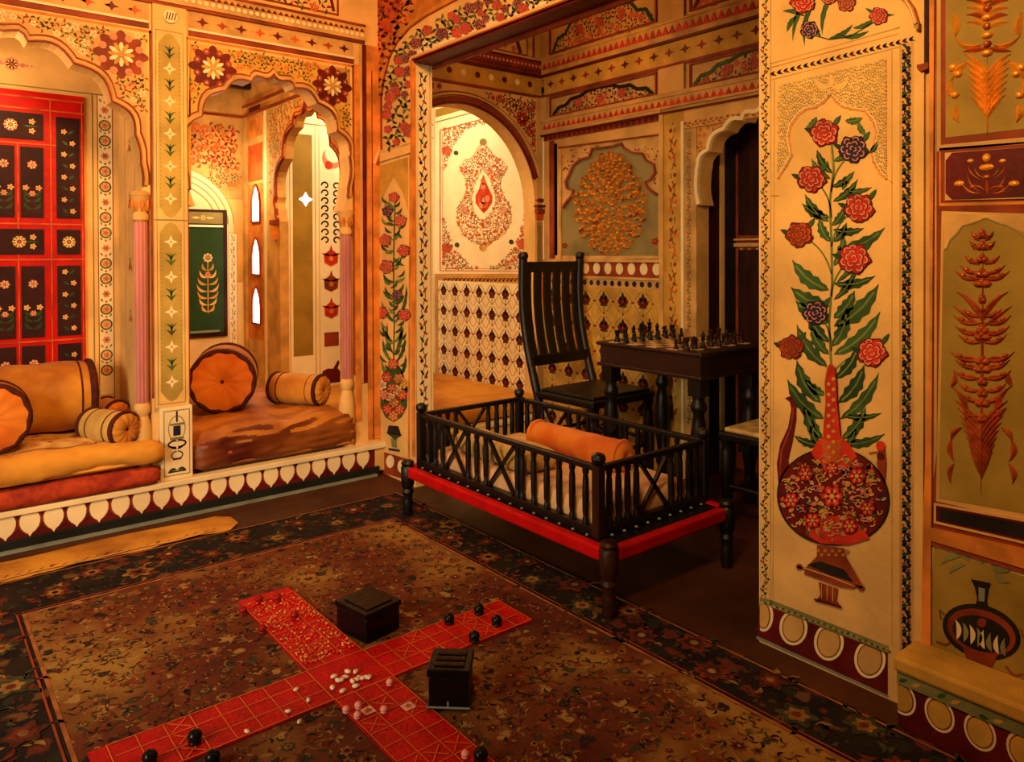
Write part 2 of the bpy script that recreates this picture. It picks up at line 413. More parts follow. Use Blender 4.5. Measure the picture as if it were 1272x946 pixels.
def inpoly(p,P):
    x,y=p; c=False; n=len(P); j=n-1
    for i in range(n):
        if (P[i][1]>y)!=(P[j][1]>y) and x<(P[j][0]-P[i][0])*(y-P[i][1])/(P[j][1]-P[i][1])+P[i][0]: c=not c
        j=i
    return c
def foil(cx,s,h=1.0,zb=0.0,bot=1.45,shift=0.0,bulge=.22,K=None):
    """cusped arch curve, left foot to right foot.  s scales the half width (base .415)"""
    K=K or [(0,2.10),(.11,2.045),(.235,1.985),(.345,1.85),(.415,1.72),(.405,1.56),(.375,bot)]
    K=[(a*s,zb+(b-1.45)*h+1.45) for a,b in K]
    R=[]
    for i in range(len(K)-1):
        (a,b),(c,d)=K[i],K[i+1]; n=7; L=math.hypot(c-a,d-b); nx,ny=-(d-b)/L,(c-a)/L
        bu=bulge*(1 if i<4 else .3)
        if i==0:
            for k in range(n):
                t=k/n; o=-.10*math.sin(PI*min(1,t*2))*L if t<.5 else bu*.7*math.sin(PI*(t-.5)*2)*L
                R.append((a+(c-a)*t+nx*o,b+(d-b)*t+ny*o))
        else:
            for k in range(n):
                t=k/n; o=bu*math.sin(PI*t)*L; R.append((a+(c-a)*t+nx*o,b+(d-b)*t+ny*o))
    R.append(K[-1])
    return [(cx-x,z) for x,z in R[::-1]]+[(cx+x,z) for x,z in R[1:]]
def wallslab(plane,c,thick,outline,m,name,parent=None,side=1):
    """wall slab: outline in (u,v); front face on plane c, body behind it"""
    n=len(outline); mb=MB()
    def w(u,v,h): return (u,c+h,v) if plane=='y' else (c+h,-u,v)
    v=[w(a,b,0) for a,b in outline]+[w(a,b,thick*side) for a,b in outline]
    mb.add(v,[list(range(n)),list(range(2*n-1,n-1,-1))]+[(i,(i+1)%n,(i+1)%n+n,i+n) for i in range(n)],m)
    return mb.build(name,parent)
# ================================================================== SETTING
ZC=2.95
YR=4.95; X2=1.96; YB2=5.5
# ---- floor, ceiling, outer walls of the front room and the rooms behind
f=MB(); f.box(-1.75,6.0,-1.65,YA+.04,-.08,0,'floor_earth'); fl=struct(f.build('floor'))
f=MB(); f.box(-1.75,4.4,-1.65,6.3,ZC,ZC+.08,'ceiling_paint'); struct(f.build('ceiling'))
f=MB(); f.box(-1.83,-1.75,-1.65,6.3,-.08,ZC+.08,'cream_dull'); struct(f.build('wall_back'))
f=MB(); f.box(-1.75,6.0,-1.73,-1.65,-.08,ZC+.08,'cream_dull'); struct(f.build('wall_near'))
# ------------------------------------------------------------------ arcade wall (left)
A1=foil(.275,1.32,h=1.06,K=[(0,2.10),(.11,2.045),(.235,1.985),(.345,1.85),(.415,1.72),(.432,1.60),(.432,1.47)])
A2=foil(1.458,1.0,bot=1.43)
# third arch is plain and round, seen through the opening
A3=[(2.62-.57*math.cos(t),1.49+.60*math.sin(t)**.96 if 0<t<PI else 1.49) for t in [PI*i/30 for i in range(31)]]
out=[(-1.75,0.17)]
out+=[(-.335,.17),(-.335,A1[0][1])]+A1+[(.888,A1[-1][1]),(.888,.17)]
out+=[(1.045,.17),(1.045,A2[0][1])]+A2+[(1.908,A2[-1][1]),(1.908,.17)]
out+=[(A3[0][0],.17)]+A3+[(A3[-1][0]+.005,.17)]
out+=[(XD,.17),(XD,ZC),(-1.75,ZC)]
wl=struct(wallslab('y',YA,.115,out,'cream','wall_left'))
# cream stone platform the arcade stands on, running back under the alcoves
f=MB(); f.box(-1.75,XD,YA-.045,6.3,.02,.17,'cream'); f.box(-1.75,XD,YA-.062,YA+.0,.147,.172,'cream_light'); f.box(-1.75,2.02,YA-.055,YA,0,.05,'dark_base')
pl=f.build('stone_platform',bevel=.004)
struct(pl,'long cream stone platform under the painted arches','platform')
# scalloped skirting on the platform
c=Cv('y',YA-.045)
c.rect(-1.2,.040,1.995,.150,'maroon',1); c.rect(-1.2,.0,1.995,.045,'dark_base',1,d=.012); c.rect(-1.2,.002,1.995,.014,'grey_line',1,d=.03)
x=-.94
k=0
while x<1.95:
    w=.036; z=.148
    P=[(x+s*w*a,z-b) for s,L_ in ((-1,((.55,0),(.85,.010),(1,.026),(.98,.044),(.84,.060),(.55,.075),(.20,.085))),(0,((0,.098),)),(1,((.20,.085),(.55,.075),(.84,.060),(.98,.044),(1,.026),(.85,.010),(.55,0)))) for a,b in L_]
    c.poly([(a+(a-x)*.16,b-.004 if b<z-.04 else b) for a,b in P],'brown_red',2); c.poly(P,'cream_light',3,d=.003); x+=.0842
c.build('scalloped_band',pl)
# alcove walls behind the arcade
f=MB(); f.box(-.9,.87,4.24,4.30,.17,2.45,'cream')
wa=struct(f.build('wall_alcove'))
f=MB(); f.box(.87,1.03,YA+.115,YB2,.17,2.45,'cream'); wdv=struct(f.build('wall_divider'))
f=MB(); f.box(-.98,-.9,YA+.115,4.30,.17,2.45,'cream'); struct(f.build('wall_alcove_end'))
f=MB(); f.box(1.03,X2,YB2,YB2+.06,.17,2.45,'cream')
wbk=struct(f.build('wall_far'))
f=MB(); f.box(X2+.06,XD,YR,YR+.06,.17,2.6,'lime_white')
wrm=struct(f.build('wall_rear'))
f=MB(); f.box(-1.0,XD,YA+.115,YB2+.1,2.45,2.50,'ceiling_paint')
for yy in (4.4,4.9,5.35): f.box(1.03,X2,yy,yy+.06,2.38,2.45,'brown_wood')
struct(f.build('ceiling',None))
# cross wall between the second alcove and the rear room: an open cusped arch and three lancet lights
c2o=foil(-4.41,1.16,h=1.02,K=[(0,2.11),(.16,2.0),(.30,1.82),(.405,1.58),(.40,1.50),(.375,1.42)])
L3=[(1.695,1.43),(1.322,1.06),(.977,.715)]
o=[(-YB2,.17),(c2o[0][0],.17)]+c2o+[(c2o[-1][0],.17),(-(YA+.115),.17),(-(YA+.115),2.45),(-YB2,2.45)]
wc=struct(wallslab('x',X2,.06,o,'tan','wall_cross'))
# ------------------------------------------------------------------ arcade wall ornament
c=Cv('y',YA)
def spandrel_motif(cv,ms,r=.02,L=2):
    def fn(p,R):
        t=R.random()*6.28; k=R.random()
        if k<.30: cv.flower(p,r*R.uniform(.8,1.2),(ms[0],ms[1],ms[2]),5,L,rot=t)
        else:
            for j in range(3): 
                a=t+j*2.1; cv.leaf(p,(p[0]+math.cos(a)*r*1.5,p[1]+math.sin(a)*r*1.5),r*.62,ms[3+(j+int(k*9))%2],L,bend=.25)
            cv.circ(p,r*.3,ms[1],L+1,n=6)
    return fn
def arch_dress(A,x0,x1,ztop,dark,z0):
    """raised rib round an arch, painted spandrels with corner rosettes"""
    n=len(A); cx=(A[0][0]+A[-1][0])/2
    core=[p for p in A if p[1]>1.5]
    for w,off,m,dd in ((.020,.012,'tan',.012),(.007,.030,'brown_red',.003),(.006,.002,'brown_red',.018)):
        P=[]
        for p in core:
            v=Vector((p[0]-cx,p[1]-1.35)).normalized(); P.append((p[0]+v.x*off,p[1]+v.y*off))
        c.line(P,w,m,2,d=dd)
    c.rect(x0,z0,x0+.010,ztop,'brown_red',1); c.rect(x1-.010,z0,x1,ztop,'brown_red',1)
    c.rect(x0,ztop-.012,x1,ztop,'orange',1)
    B_=[(a,b) for a,b in A if b>1.50]
    P=B_+[(x1-.022,B_[-1][1]),(x1-.022,ztop-.025),(x0+.022,ztop-.025),(x0+.022,B_[0][1])]
    c.poly(P,'gold_ochre' if dark else 'cream_dull',.5)
    def grow(p):
        return min((p[0]-q[0])**2+(p[1]-q[1])**2 for q in A)>.05**2
    for s,xx in ((-1,x0),(1,x1)):
        q=(xx-s*.125,ztop-.128)
        c.poly([(q[0]+(.092+.016*math.cos(8*t))*math.cos(t)*(1.05),q[1]+(.092+.016*math.cos(8*t))*math.sin(t)) for t in [2*PI*i/64 for i in range(64)]],'maroon' if dark else 'brown_red',2,d=.002)
        for i in range(8):
            t=2*PI*i/8+PI/8; c.circ((q[0]+.079*math.cos(t),q[1]+.079*math.sin(t)),.016,'pink' if not dark else 'brown_red',4,n=8,d=.002); c.circ((q[0]+.079*math.cos(t),q[1]+.079*math.sin(t)),.007,'orange' if not dark else 'mauve',5,n=6,d=.002)
        for i in range(12):
            t=2*PI*i/12; c.circ((q[0]+.034*math.cos(t),q[1]+.034*math.sin(t)),.021,'cream_light' if i%2 else 'gold_ochre',4,n=8,ry=.009,rot=t,d=.004)
        c.circ(q,.014,'gold_ochre',6,n=10,d=.005)
    cs=[(x0+.125,ztop-.128),(x1-.125,ztop-.128)]
    def test(p): return x0+.03<p[0]<x1-.03 and p[1]<ztop-.03 and p[1]>1.62 and grow(p) and not inpoly(p,A+[(A[-1][0],0),(A[0][0],0)]) and all(math.hypot(p[0]-a,p[1]-b)>.115 for a,b in cs)
    c.fill(test,(x0,1.6,x1,ztop),.0205,spandrel_motif(c,('cream_light','gold_ochre','orange','green','brown_red') if not dark else ('orange','gold_ochre','red','green','brown_red'),.015),seed=int(x0*100)+9)
arch_dress(A1,-.36,.896,2.215,False,.55)
arch_dress(A2,1.042,1.905,2.215,True,.55)
c.build('spandrel_painting',wl)
# entablature rows
c=Cv('y',YA)
for a,b in ((-1.2,.885),(1.055,1.905)):
    c.rect(a,2.222,b,2.245,'brown_red',1,d=.004); c.rect(a,2.245,b,2.255,'cream_light',1,d=.010)
    c.rect(a,2.255,b,2.336,'tan',.5)
    c.diamonds(a+.02,b-.01,2.295,.092,.022,['maroon','orange_red'],2)
    c.dots(a+.06,b-.03,2.295,.092,.008,'gold_ochre',2)
c.rect(-1.2,2.338,1.965,2.350,'brown_red',1,d=.014); c.rect(-1.2,2.352,1.965,2.425,'tan',1,d=.02)
c.zig(-1.2,1.96,2.402,.030,.022,'brown_red',3) ; 
c2=Cv('y',YA-.02); c2.dots(-1.2,1.96,2.378,.030,.0105,'cream_light',2,d=.004); c2.zig(-1.2,1.96,2.405,.030,.018,'maroon',2)
c2.rect(-1.2,2.424,1.965,2.436,'brown_red',1,d=.006); c2.build('pearl_moulding',wl)
for k in range(5):
    a=-1.0+k*.72
    if a+.66>1.98: b=1.93
    else: b=a+.66
    if b-a<.2: continue
    c.frame(a,2.46,b,2.9,.012,'brown_red',1)
    c.line([(a+.03+(b-a-.06)*t,2.48+.30*math.sin(PI*t)**.5) for t in [i/24 for i in range(25)]],.018,'maroon',2)
    c.fill(lambda p:p[1]<2.46+.26*math.sin(PI*(p[0]-a)/(b-a))**.5,(a+.06,2.48,b-.06,2.74),.05,spandrel_motif(c,('orange_red','pink','gold_ochre','green','maroon'),.024),seed=k+3)
c.build('frieze_painting',wl)
c=Cv('y',YA,out=.026)
c.circ((.969,2.285),.030,'cream_light',2,n=20,d=.01)
for k in range(4): c.line([(.949+k*.012,2.268),(.957+k*.012,2.302)],.005,'maroon',20,d=.0)
c.build('roundel',wl)
# corner strips beside the second arch
c=Cv('y',YA)
c.rect(1.905,.30,1.935,2.222,'orange',1,d=.006); c.rect(1.935,.50,1.952,2.335,'cream_dull',1,d=.004); c.rect(1.952,.50,1.978,2.335,'maroon',1,d=.002); c.rect(1.978,.19,2.053,2.335,'orange',1,d=.008)
c.rect(2.005,.19,2.012,2.2,'brown_red',2,d=.008)
c.build('corner_strip',wl)
# central pilaster
f=MB(); f.box(.896,1.042,YA-.025,YA,.505,2.335,'cream'); f.box(.912,1.052,YA-.035,YA,.172,.505,'cream_light')
pil=f.build('pilaster',wl,bevel=.003)
c=Cv('y',YA-.025)
zs=[(.53,1.35),(1.37,2.21)]
for a,b in zs:
    u0,u1=.918,1.014; cx=(u0+u1)/2
    c.poly([(u0,a+.05),(cx-.02,a+.01),(cx,a),(cx+.02,a+.01),(u1,a+.05),(u1,b-.05),(cx+.02,b-.01),(cx,b),(cx-.02,b-.01),(u0,b-.05)],'panel_olive',1)
    c.frame(u0-.012,a-.01,u1+.012,b+.01,.003,'faded_green',1)
    n=max(3,round((b-a-.12)/.075)); st=(b-a-.1)/n
    for i in range(n):
        q=(cx,a+.05+st*(i+.5))
        if i%2==0:
            c.poly([(q[0]+(.030 if j%2==0 else .012)*math.cos(PI*j/4+PI/2),q[1]+(.030 if j%2==0 else .012)*math.sin(PI*j/4+PI/2)) for j in range(8)],'cream_light',2); c.circ(q,.006,'gold_ochre',3,n=8)
        else:
            for s in (-1,1):
                for e in (0,1): c.leaf((q[0],q[1]-.03+e*.028),(q[0]+s*.026,q[1]+e*.028),.009,'green',2,bend=.15*s)
            c.leaf((q[0],q[1]-.02),(q[0],q[1]+.032),.011,'green',2)
    for i in range(int((b-a)/.02)):
        for xx in (u0+.006,u1-.006): c.circ((xx,a+.055+i*.0195),.0032,'faded_green',2,n=5) if a+.055+i*.0195<b-.05 else None
c.rect(.896,1.356,1.042,1.362,'faded_green',2)
c.build('star_panel',pil)
c=Cv('y',YA-.035)
c.frame(.926,.19,1.040,.49,.004,'faded_green',1)
cx=.983
c.line([(cx+.036*math.cos(t),.405+.058*math.sin(t)) for t in [2*PI*i/24 for i in range(25)]],.004,'faded_green',1)
for dz,w,h_ in ((.46,.004,.05),(.425,.03,.010),(.395,.016,.045),(.36,.030,.012)): c.rect(cx-w,dz-h_/2,cx+w,dz+h_/2,'navy' if h_>.02 else 'faded_green',2)
for s in (-1,1):
    c.line([(cx+s*(.004+.034*math.sin(t)),.335+.016*math.cos(t)) for t in [PI*i/8 for i in range(9)]],.008,'navy',2)
    c.line([(cx+s*(.002+.022*math.sin(t)),.283+.018*math.cos(t)) for t in [PI*i/8 for i in range(9)]],.005,'navy',2)
    c.leaf((cx,.31),(cx+s*.04,.33),.012,'ink',2); c.leaf((cx,.215),(cx+s*.040,.208),.016,'shutter_green',2,bend=.2*s)
c.rect(cx-.018,.262,cx+.018,.270,'navy',3); c.rect(cx-.038,.205,cx+.038,.212,'ink',2)
c.build('urn_painting',pil)
# engaged columns and their capitals
def column(x,y,z0,z1,r,ztop,name_m='mauve'):
    b=MB(); prof=[]
    for i in range(3): prof+= []
    b.lathe([(r*1.25,.172),(r*1.3,.20),(r*1.15,.23),(r*1.45,.30),(r*1.5,.36),(r*1.25,.43),(r*.85,.47),(r*1.2,.49),(r*1.2,.515),(r*.9,.53)],(x,y,0),'cream',18)
    col=b.build('column',wl,smooth=40)
    s=MB(); v=[];fc=[];seg=36
    for k,z in enumerate((.53,z1)):
        for j in range(seg):
            rr=r*(.92 if j%3==0 else .82); t=2*PI*j/seg; v.append((x+rr*math.cos(t),y+rr*math.sin(t),z))
    for j in range(seg): fc.append((j,(j+1)%seg,(j+1)%seg+seg,j+seg))
    s.add(v,fc,name_m); s.build('shaft',col)
    cp=MB(); cp.lathe([(r*.85,z1),(r*1.15,z1+.01),(r*1.15,z1+.03),(r*.85,z1+.045),(r*1.1,z1+.08),(r*1.5,z1+.115),(r*1.55,z1+.13),(r*1.2,z1+.14),(r*1.6,ztop)],(x,y,0),'tan',16)
    for j in range(8):
        t=2*PI*j/8; cp.lathe([(r*.1,z1+.05),(r*.34,z1+.075),(r*.3,z1+.10),(r*.05,z1+.115)],(x+r*1.05*math.cos(t),y+r*1.05*math.sin(t),0),'orange',6)
    cp.build('capital',col,smooth=40)
column(.852,YA+.032,.53,1.35,.030,1.47)
column(-.299,YA+.032,.53,1.35,.030,1.47)
column(1.870,YA+.032,.53,1.30,.030,1.43)
# arcade beyond the opening: rib, spandrels and friezes
c=Cv('y',YA)
for w,off,m,dd in ((.035,.030,'brown_red',.010),(.012,.062,'cream',.014),(.006,.012,'maroon',.014),(.006,.076,'brown_red',.004)):
    c.line([(2.62-(.57+off)*math.cos(t),1.49+(.60+off)*math.sin(t)) for t in [PI*(.10+.80*i/30) for i in range(31)]],w,m,1,d=dd)
def t3(p): return 2.17<p[0]<3.20 and 1.62<p[1]<2.18 and ((p[0]-2.62)/.68)**2+((p[1]-1.49)/.71)**2>1
c.fill(t3,(2.17,1.6,3.22,2.19),.026,spandrel_motif(c,('orange_red','red','navy','green','maroon'),.020),seed=5)
c.flower((3.08,2.06),.05,('red','orange_red','gold_ochre'),8,3)
c.rect(2.16,2.205,3.248,2.222,'brown_red',1,d=.006)
c.rect(2.16,2.222,3.248,2.34,'gold_ochre',1); 
c.dots(2.16,3.2,2.285,.1,.020,None,2,ms=['cream_light','maroon'])
c.rect(2.16,2.335,3.248,2.352,'maroon',1,d=.014); c.rect(2.16,2.352,3.248,2.43,'brown_red',1,d=.010)
c3=Cv('y',YA-.010); c3.dots(2.16,3.24,2.405,.030,.009,'pink',2); c3.zig(2.16,3.24,2.375,.03,.02,'maroon',2); c3.build('pearl_moulding',wl)
c.rect(2.16,2.43,3.248,2.442,'maroon',1,d=.016)
for a,b in ((2.2,3.13),):
    c.frame(a,2.46,b,2.72,.010,'brown_red',1)
    c.line([(a+.06+(b-a-.12)*t,2.47+.20*math.sin(PI*t)**.45) for t in [i/30 for i in range(31)]],.026,'maroon',2,d=.004)
    c.fill(lambda p:p[1]<2.47+.17*math.sin(PI*(p[0]-a)/(b-a))**.45,(a+.1,2.48,b-.1,2.66),.045,spandrel_motif(c,('orange_red','pink','gold_ochre','faded_green','brown_red'),.022),seed=8)
c.rect(3.13,2.46,3.16,2.74,'tan',1,d=.012); c.rect(3.16,2.46,3.185,2.74,'brown_red',1,d=.004); c.rect(3.185,2.46,3.215,2.74,'tan',1,d=.012)
c.rect(2.16,2.74,3.248,2.80,'brown_red',1,d=.03)
c.build('frieze_painting',wl)
c=Cv('y',YA)   # slim pilaster on the right of the round arch
c.rect(3.195,.17,3.245,2.205,'cream_dull',1,d=.01); c.frame(3.196,.9,3.243,1.40,.006,'orange_red',2,d=.010); c.rect(3.205,.91,3.234,1.39,'faded_green',2,d=.010)
c.rect(3.185,1.46,3.248,1.49,'brown_red',1,d=.03); c.rect(3.18,1.50,3.248,1.515,'maroon',1,d=.035); c.rect(3.19,1.42,3.246,1.46,'orange_red',1,d=.02)
for k in range(3): c.circ((3.205+.016*k,1.545),.013,'brown_red',1,n=8,d=.02)
c.build('pilaster',wl)
# ------------------------------------------------------------------ first alcove: painted surround of the hanging
c=Cv('y',4.24)
c.rect(.775,.5,.845,2.0,'cream_light',1)
for xx in (.775,.842): c.rect(xx,.3,xx+.004,2.0,'brown_red',2)
z=.62
k=0
while z<1.95:
    q=(.810,z)
    if k%3<2: c.circ(q,.028,'green',2,n=14); c.circ(q,.021,'cream',3,n=12); c.flower(q,.018,('pink','gold_ochre','orange_red'),5,4); 
    else: c.flower(q,.018,('pink','gold_ochre','red'),6,3)
    c.circ((.810,z+.038),.006,'orange_red',2,n=6); c.leaf((.795,z+.038),(.785,z+.055),.01,'green_light',2); c.leaf((.825,z+.038),(.835,z+.055),.01,'green_light',2)
    z+=.077; k+=1
c.rect(-.6,2.0,.87,2.006,'olive_grey',2); c.rect(.752,.3,.758,2.0,'olive_grey',2)
c.flower((.42,2.10),.03,('pink','cream','orange_red'),8,2)
for s in (-1,1): 
    for j in (1,2,3): c.circ((.42+s*(.025+.018*j),2.10),.008/j+.003,'pink',2,n=6)
c.build('rosette_border',wa)
c=Cv('x',.87)   # return wall of the first alcove
def av(y): return -y
for k,(z,m) in enumerate(((1.72,'pink'),(1.45,'red'),(1.15,'orange_red'),(.9,'pink'))):
    q=(av(4.0),z); c.flower(q,.022,(m,'gold_ochre','red'),5,1,rot=k)
    for s in (-1,1): c.leaf(q,(q[0]+s*.03,q[1]-.03),.014,'green',1,bend=.2*s); c.leaf(q,(q[0]+s*.02,q[1]+.04),.012,'green_light',1,bend=.2*s)
c.rect(av(4.10),.3,av(4.095),2.3,'orange',1); c.rect(av(3.90),.3,av(3.895),2.3,'orange',1)
c.build('flower_painting',wa)
# ------------------------------------------------------------------ second alcove: far wall niche with green shutter
c=Cv('y',YB2)
c.rect(1.03,2.19,1.96,2.205,'brown_red',1,d=.02); c.rect(1.03,2.205,1.96,2.45,'tan',1,d=.015)
c.rect(1.03,1.6,1.96,2.19,'tan',1)
def tf(p):
    return 1.83+.17*(1-((p[0]-1.45)/.5)**2)*0<p[1]<2.13 and 1.2<p[0]<1.92 and not (p[0]<1.30)
c.fill(lambda p:1.84<p[1]<2.12 and 1.35<p[0]<1.90,(1.3,1.7,1.93,2.13),.038,spandrel_motif(c,('orange_red','orange','gold_ochre','brown_red','red'),.028),seed=2)
c.fill(lambda p:1.70<p[1]<1.84 and 1.72<p[0]<1.92,(1.6,1.7,1.93,1.84),.032,spandrel_motif(c,('orange_red','orange','gold_ochre','green','red'),.018),seed=3)
c.poly([(1.42-.46,1.0)]+[(1.42-.46*math.cos(t),1.42+.40*math.sin(t)) for t in [PI*i/20 for i in range(21)]]+[(1.88,1.0)],'cream_light',2)
for rr in (.46,.42,.38,.34): c.line([(1.42-rr*math.cos(t),1.42+(rr-.06)*math.sin(t)) for t in [PI*i/24 for i in range(25)]],.006,'tan',3,d=.006)
c.rect(1.03,.17,1.96,1.0,'cream_light',1)
c.rect(1.845,.5,1.90,1.35,'lime_white',4); c.vine((1.872,.55),(1.872,1.35),.04,['faded_green','tan'],step=.09,L=6,stem='faded_green')
c.frame(1.842,.5,1.905,1.36,.004,'gold_ochre',3)
c.build('niche_painting',wbk)
# green shutter with a gold plant
sh=thing('painted_shutter','dark green wooden shutter with a painted gold plant in the far arched niche','shutter',(1.53,YB2-.004,.62))
f=MB(); f.box(-.30,.295,-.025,0,0,.90,'brown_wood'); f.build('shutter_frame',sh,bevel=.003)
f=MB(); f.box(-.26,.262,-.035,-.025,.03,.77,'shutter_green'); f.build('shutter_leaf',sh,bevel=.002)
f=MB(); f.box(-.27,.26,-.045,-.025,.775,.79,'lime_white'); f.build('upper_rail',sh)
f=MB(); f.box(-.26,.23,-.045,-.025,.035,.05,'grey_line'); f.build('lower_rail',sh)
f=MB(); f.box(-.26,.262,-.033,-.025,.80,.88,'olive_grey'); f.build('top_panel',sh)
c=Cv('y',YB2-.004-.035); 
X=1.53+.155;Z=.62
c.line([(X,Z+.17),(X,Z+.55)],.007,'gold_ochre',1)
for k in range(7):
    z=Z+.20+k*.048; w=.075*math.sin(PI*(k+1.6)/9)
    for s in (-1,1): c.leaf((X,z-.02),(X+s*w,z+.035),.022,'cream' if k%2 else 'gold_ochre',2,bend=-.25*s)
c.flower((X,Z+.56),.032,('cream_light','cream','gold_ochre'),8,3); c.flower((X,Z+.44),.022,('pink','cream','red'),6,3)
po=c.build('plant_painting',None); po.parent=sh; po.location=(-sh.location.x,-sh.location.y,-sh.location.z)
c=Cv('y',YB2-.004-.033)
c.flower((X-.03,Z+.84),.018,('cream','gold_ochre','orange'),6,2); c.leaf((X-.01,Z+.84),(X+.05,Z+.84),.02,'cream',2); c.leaf((X-.05,Z+.84),(X-.11,Z+.84),.02,'cream',2)
po=c.build('blossom_painting',None)
po.parent=sh; po.location=(-sh.location.x,-sh.location.y,-sh.location.z)
# cross wall ornament and lancet lights
c=Cv('x',X2)
c.rect(-5.49,2.19,-3.82,2.205,'brown_red',1,d=.02); c.rect(-5.49,2.26,-3.82,2.275,'brown_red',1,d=.02); c.rect(-5.49,.3,-5.44,2.45,'tan',1,d=.015)
c.rect(-5.12,.2,-5.07,2.19,'cream_light',1); c.rect(-5.42,1.72,-5.14,1.98,'orange_red',1); c.rect(-5.42,2.03,-5.14,2.17,'orange',1); c.rect(-5.42,.6,-5.14,1.70,'orange',1)
c.rect(-5.40,2.21,-5.18,2.25,'maroon',2)
cc=[p for p in c2o if p[1]>1.42]
for w,off,m,dd in ((.044,.028,'orange',.012),(.010,.056,'brown_red',.006),(.008,.024,'brown_red',.016),(.006,.003,'brown_red',.018)):
    P=[]
    for p in cc:
        v=Vector((p[0]+4.41,p[1]-1.3)).normalized(); P.append((p[0]+v.x*off,p[1]+v.y*off))
    c.line(P,w,m,2,d=dd)
c.fill(lambda p:-5.02<p[0]<-3.84 and 1.6<p[1]<2.17 and not inpoly(p,c2o+[(c2o[-1][0],0),(c2o[0][0],0)]) and min((p[0]-q[0])**2+(p[1]-q[1])**2 for q in c2o)>.0035,(-5.02,1.6,-3.84,2.17),.04,spandrel_motif(c,('orange','gold_ochre','red','faded_green','brown_red'),.020),seed=12)
c.rect(-4.93,1.30,-4.88,1.42,'orange',1,d=.03); c.rect(-4.94,1.40,-4.86,1.43,'brown_red',1,d=.035)
c.build('spandrel_painting',wc)
for a,b in L3:
    u=-5.26; w=.078
    P=[(u-w,b),(u-w,a-.13),(u-w*.8,a-.07),(u-w*.35,a-.02),(u,a),(u+w*.35,a-.02),(u+w*.8,a-.07),(u+w,a-.13),(u+w,b)]
    q=Cv('x',X2); q.poly(P,'sky_glass',6); q.line(P+[P[0]],.012,'brown_red',2,d=.012)
    struct(q.build('window_1'))
# rear room back wall seen through the cross arch
c=Cv('y',YR)
c.rect(2.094,.5,2.237,2.03,'olive',1)
for xx in (2.07,2.255,2.03): c.rect(xx,.3,xx+.006,2.1,'tan',1)
c.rect(1.97,2.10,3.24,2.108,'faded_green',1); c.rect(1.97,2.20,3.24,2.21,'faded_green',1)
c.rect(2.285,.3,2.289,2.15,'tan',2); c.rect(2.462,.3,2.466,2.15,'tan',2)
q=(2.187,1.582)
c.poly([(q[0]+(.050 if j%2==0 else .026)*math.cos(PI*j/4),q[1]+(.050 if j%2==0 else .026)*math.sin(PI*j/4)) for j in range(8)],'sky_glass',3)
for j in range(8):
    for s in (-1,1):
        X=2.375+s*.042; z=1.30+.055*j
        c.line([(X+s*.030*math.cos(t)*(1-t/9),z+.028*math.sin(t)*(1-t/9)) for t in [i*.6 for i in range(9)]],.012,'ink',2)
c.circ((2.385,1.88),.075,'pink',2,n=16); c.circ((2.395,1.91),.062,'lime_white',3,n=16); c.circ((2.36,1.83),.03,'red',4,n=12)
for k,(z,m) in enumerate(((1.17,'red'),(.99,'brown_red'),(.80,'red'),(.60,'brown_red'),(.36,'maroon'))):
    X=2.375
    if k==3: c.rect(X-.055,z-.05,X+.055,z+.05,m,2); continue
    if k==4: c.poly([(X-.08,z-.07),(X-.07,z+.02),(X-.03,z+.035),(X+.01,z+.03),(X+.03,z+.06),(X+.05,z+.09),(X+.06,z+.07),(X+.045,z+.03),(X+.08,z-.01),(X+.08,z-.07)],m,2); continue
    c.poly([(X-.05,z-.03),(X-.055,z+.03),(X,z+.07),(X+.055,z+.03),(X+.05,z-.03),(X,z-.055)],m,2); c.poly([(X-.015,z+.05),(X,z+.10),(X+.015,z+.05)],m,3)
    c.circ((X,z),.018,'orange',3,n=8); 
    for s in (-1,1): c.leaf((X,z+.02),(X+s*.075,z+.04),.016,m,2)
c.build('wall_painting',wrm)
# ================================================================== FRONT WALL WITH THE BIG OPENING (right)
YO0,YO1,ZL=1.32,3.316,2.19
out=[(-YA,0),(-YA,ZC),(.0,ZC),(.0,0)]
# u=-y : left pier -3.684..-3.316, right pier -1.32..-.84
o=[(-YA,0),(-YO1,0),(-YO1,ZL),(-YO0,ZL),(-YO0,0),(-.84,0),(-.84,ZC),(-YA,ZC)]
wr=struct(wallslab('x',XB,.11,o,'cream','wall_right'))
# ---- left pier painting
c=Cv('x',XB,px=True)
c.line([(469,190),(513,177)],2.0,'tan',1); c.line([(465,204),(511,190)],2.0,'olive_grey',1)
c.line([(465,204),(463,588)],1.2,'faded_green',1); c.line([(510,191),(508,572)],2.6,'orange',1); c.line([(515,80),(514,560)],3.2,'orange',1,)
c.poly([(468,207),(507,195),(507,262),(500,238),(489,220),(478,240),(468,272)],'gold_ochre',1)
for i in range(70): c.circ((470,212+i*5.2),.7,'faded_green',1,n=5)
LF=[(490,245,6,'red'),(482,262,6,'navy'),(498,274,7,'orange_red'),(479,298,7,'orange_red'),(502,311,7,'red'),(481,331,8,'orange_red'),(494,366,6,'navy'),(475,388,7,'red'),(503,391,7,'red')]
c.line([(489,455),(490,400),(489,330),(491,250)],1.6,'green',2)
for k,(x,y,x2,y2) in enumerate(((490,262,478,250),(490,290,500,296),(490,280,478,278),(490,310,478,314),(490,320,503,330),(490,350,476,346),(490,350,504,344),(489,372,476,360),(490,378,503,366),(489,400,474,372),(490,402,505,352),(489,425,474,402),(490,425,502,405),(487,450,476,420),(492,450,503,420),(485,470,474,445),(495,470,504,440),(480,500,473,470),(499,500,505,470),(489,440,482,400),(490,440,498,398))):
    c.leaf((x,y),(x2,y2),6.0,'green' if k%3 else 'green_light',3,bend=.1*(-1)**k,serr=.25)
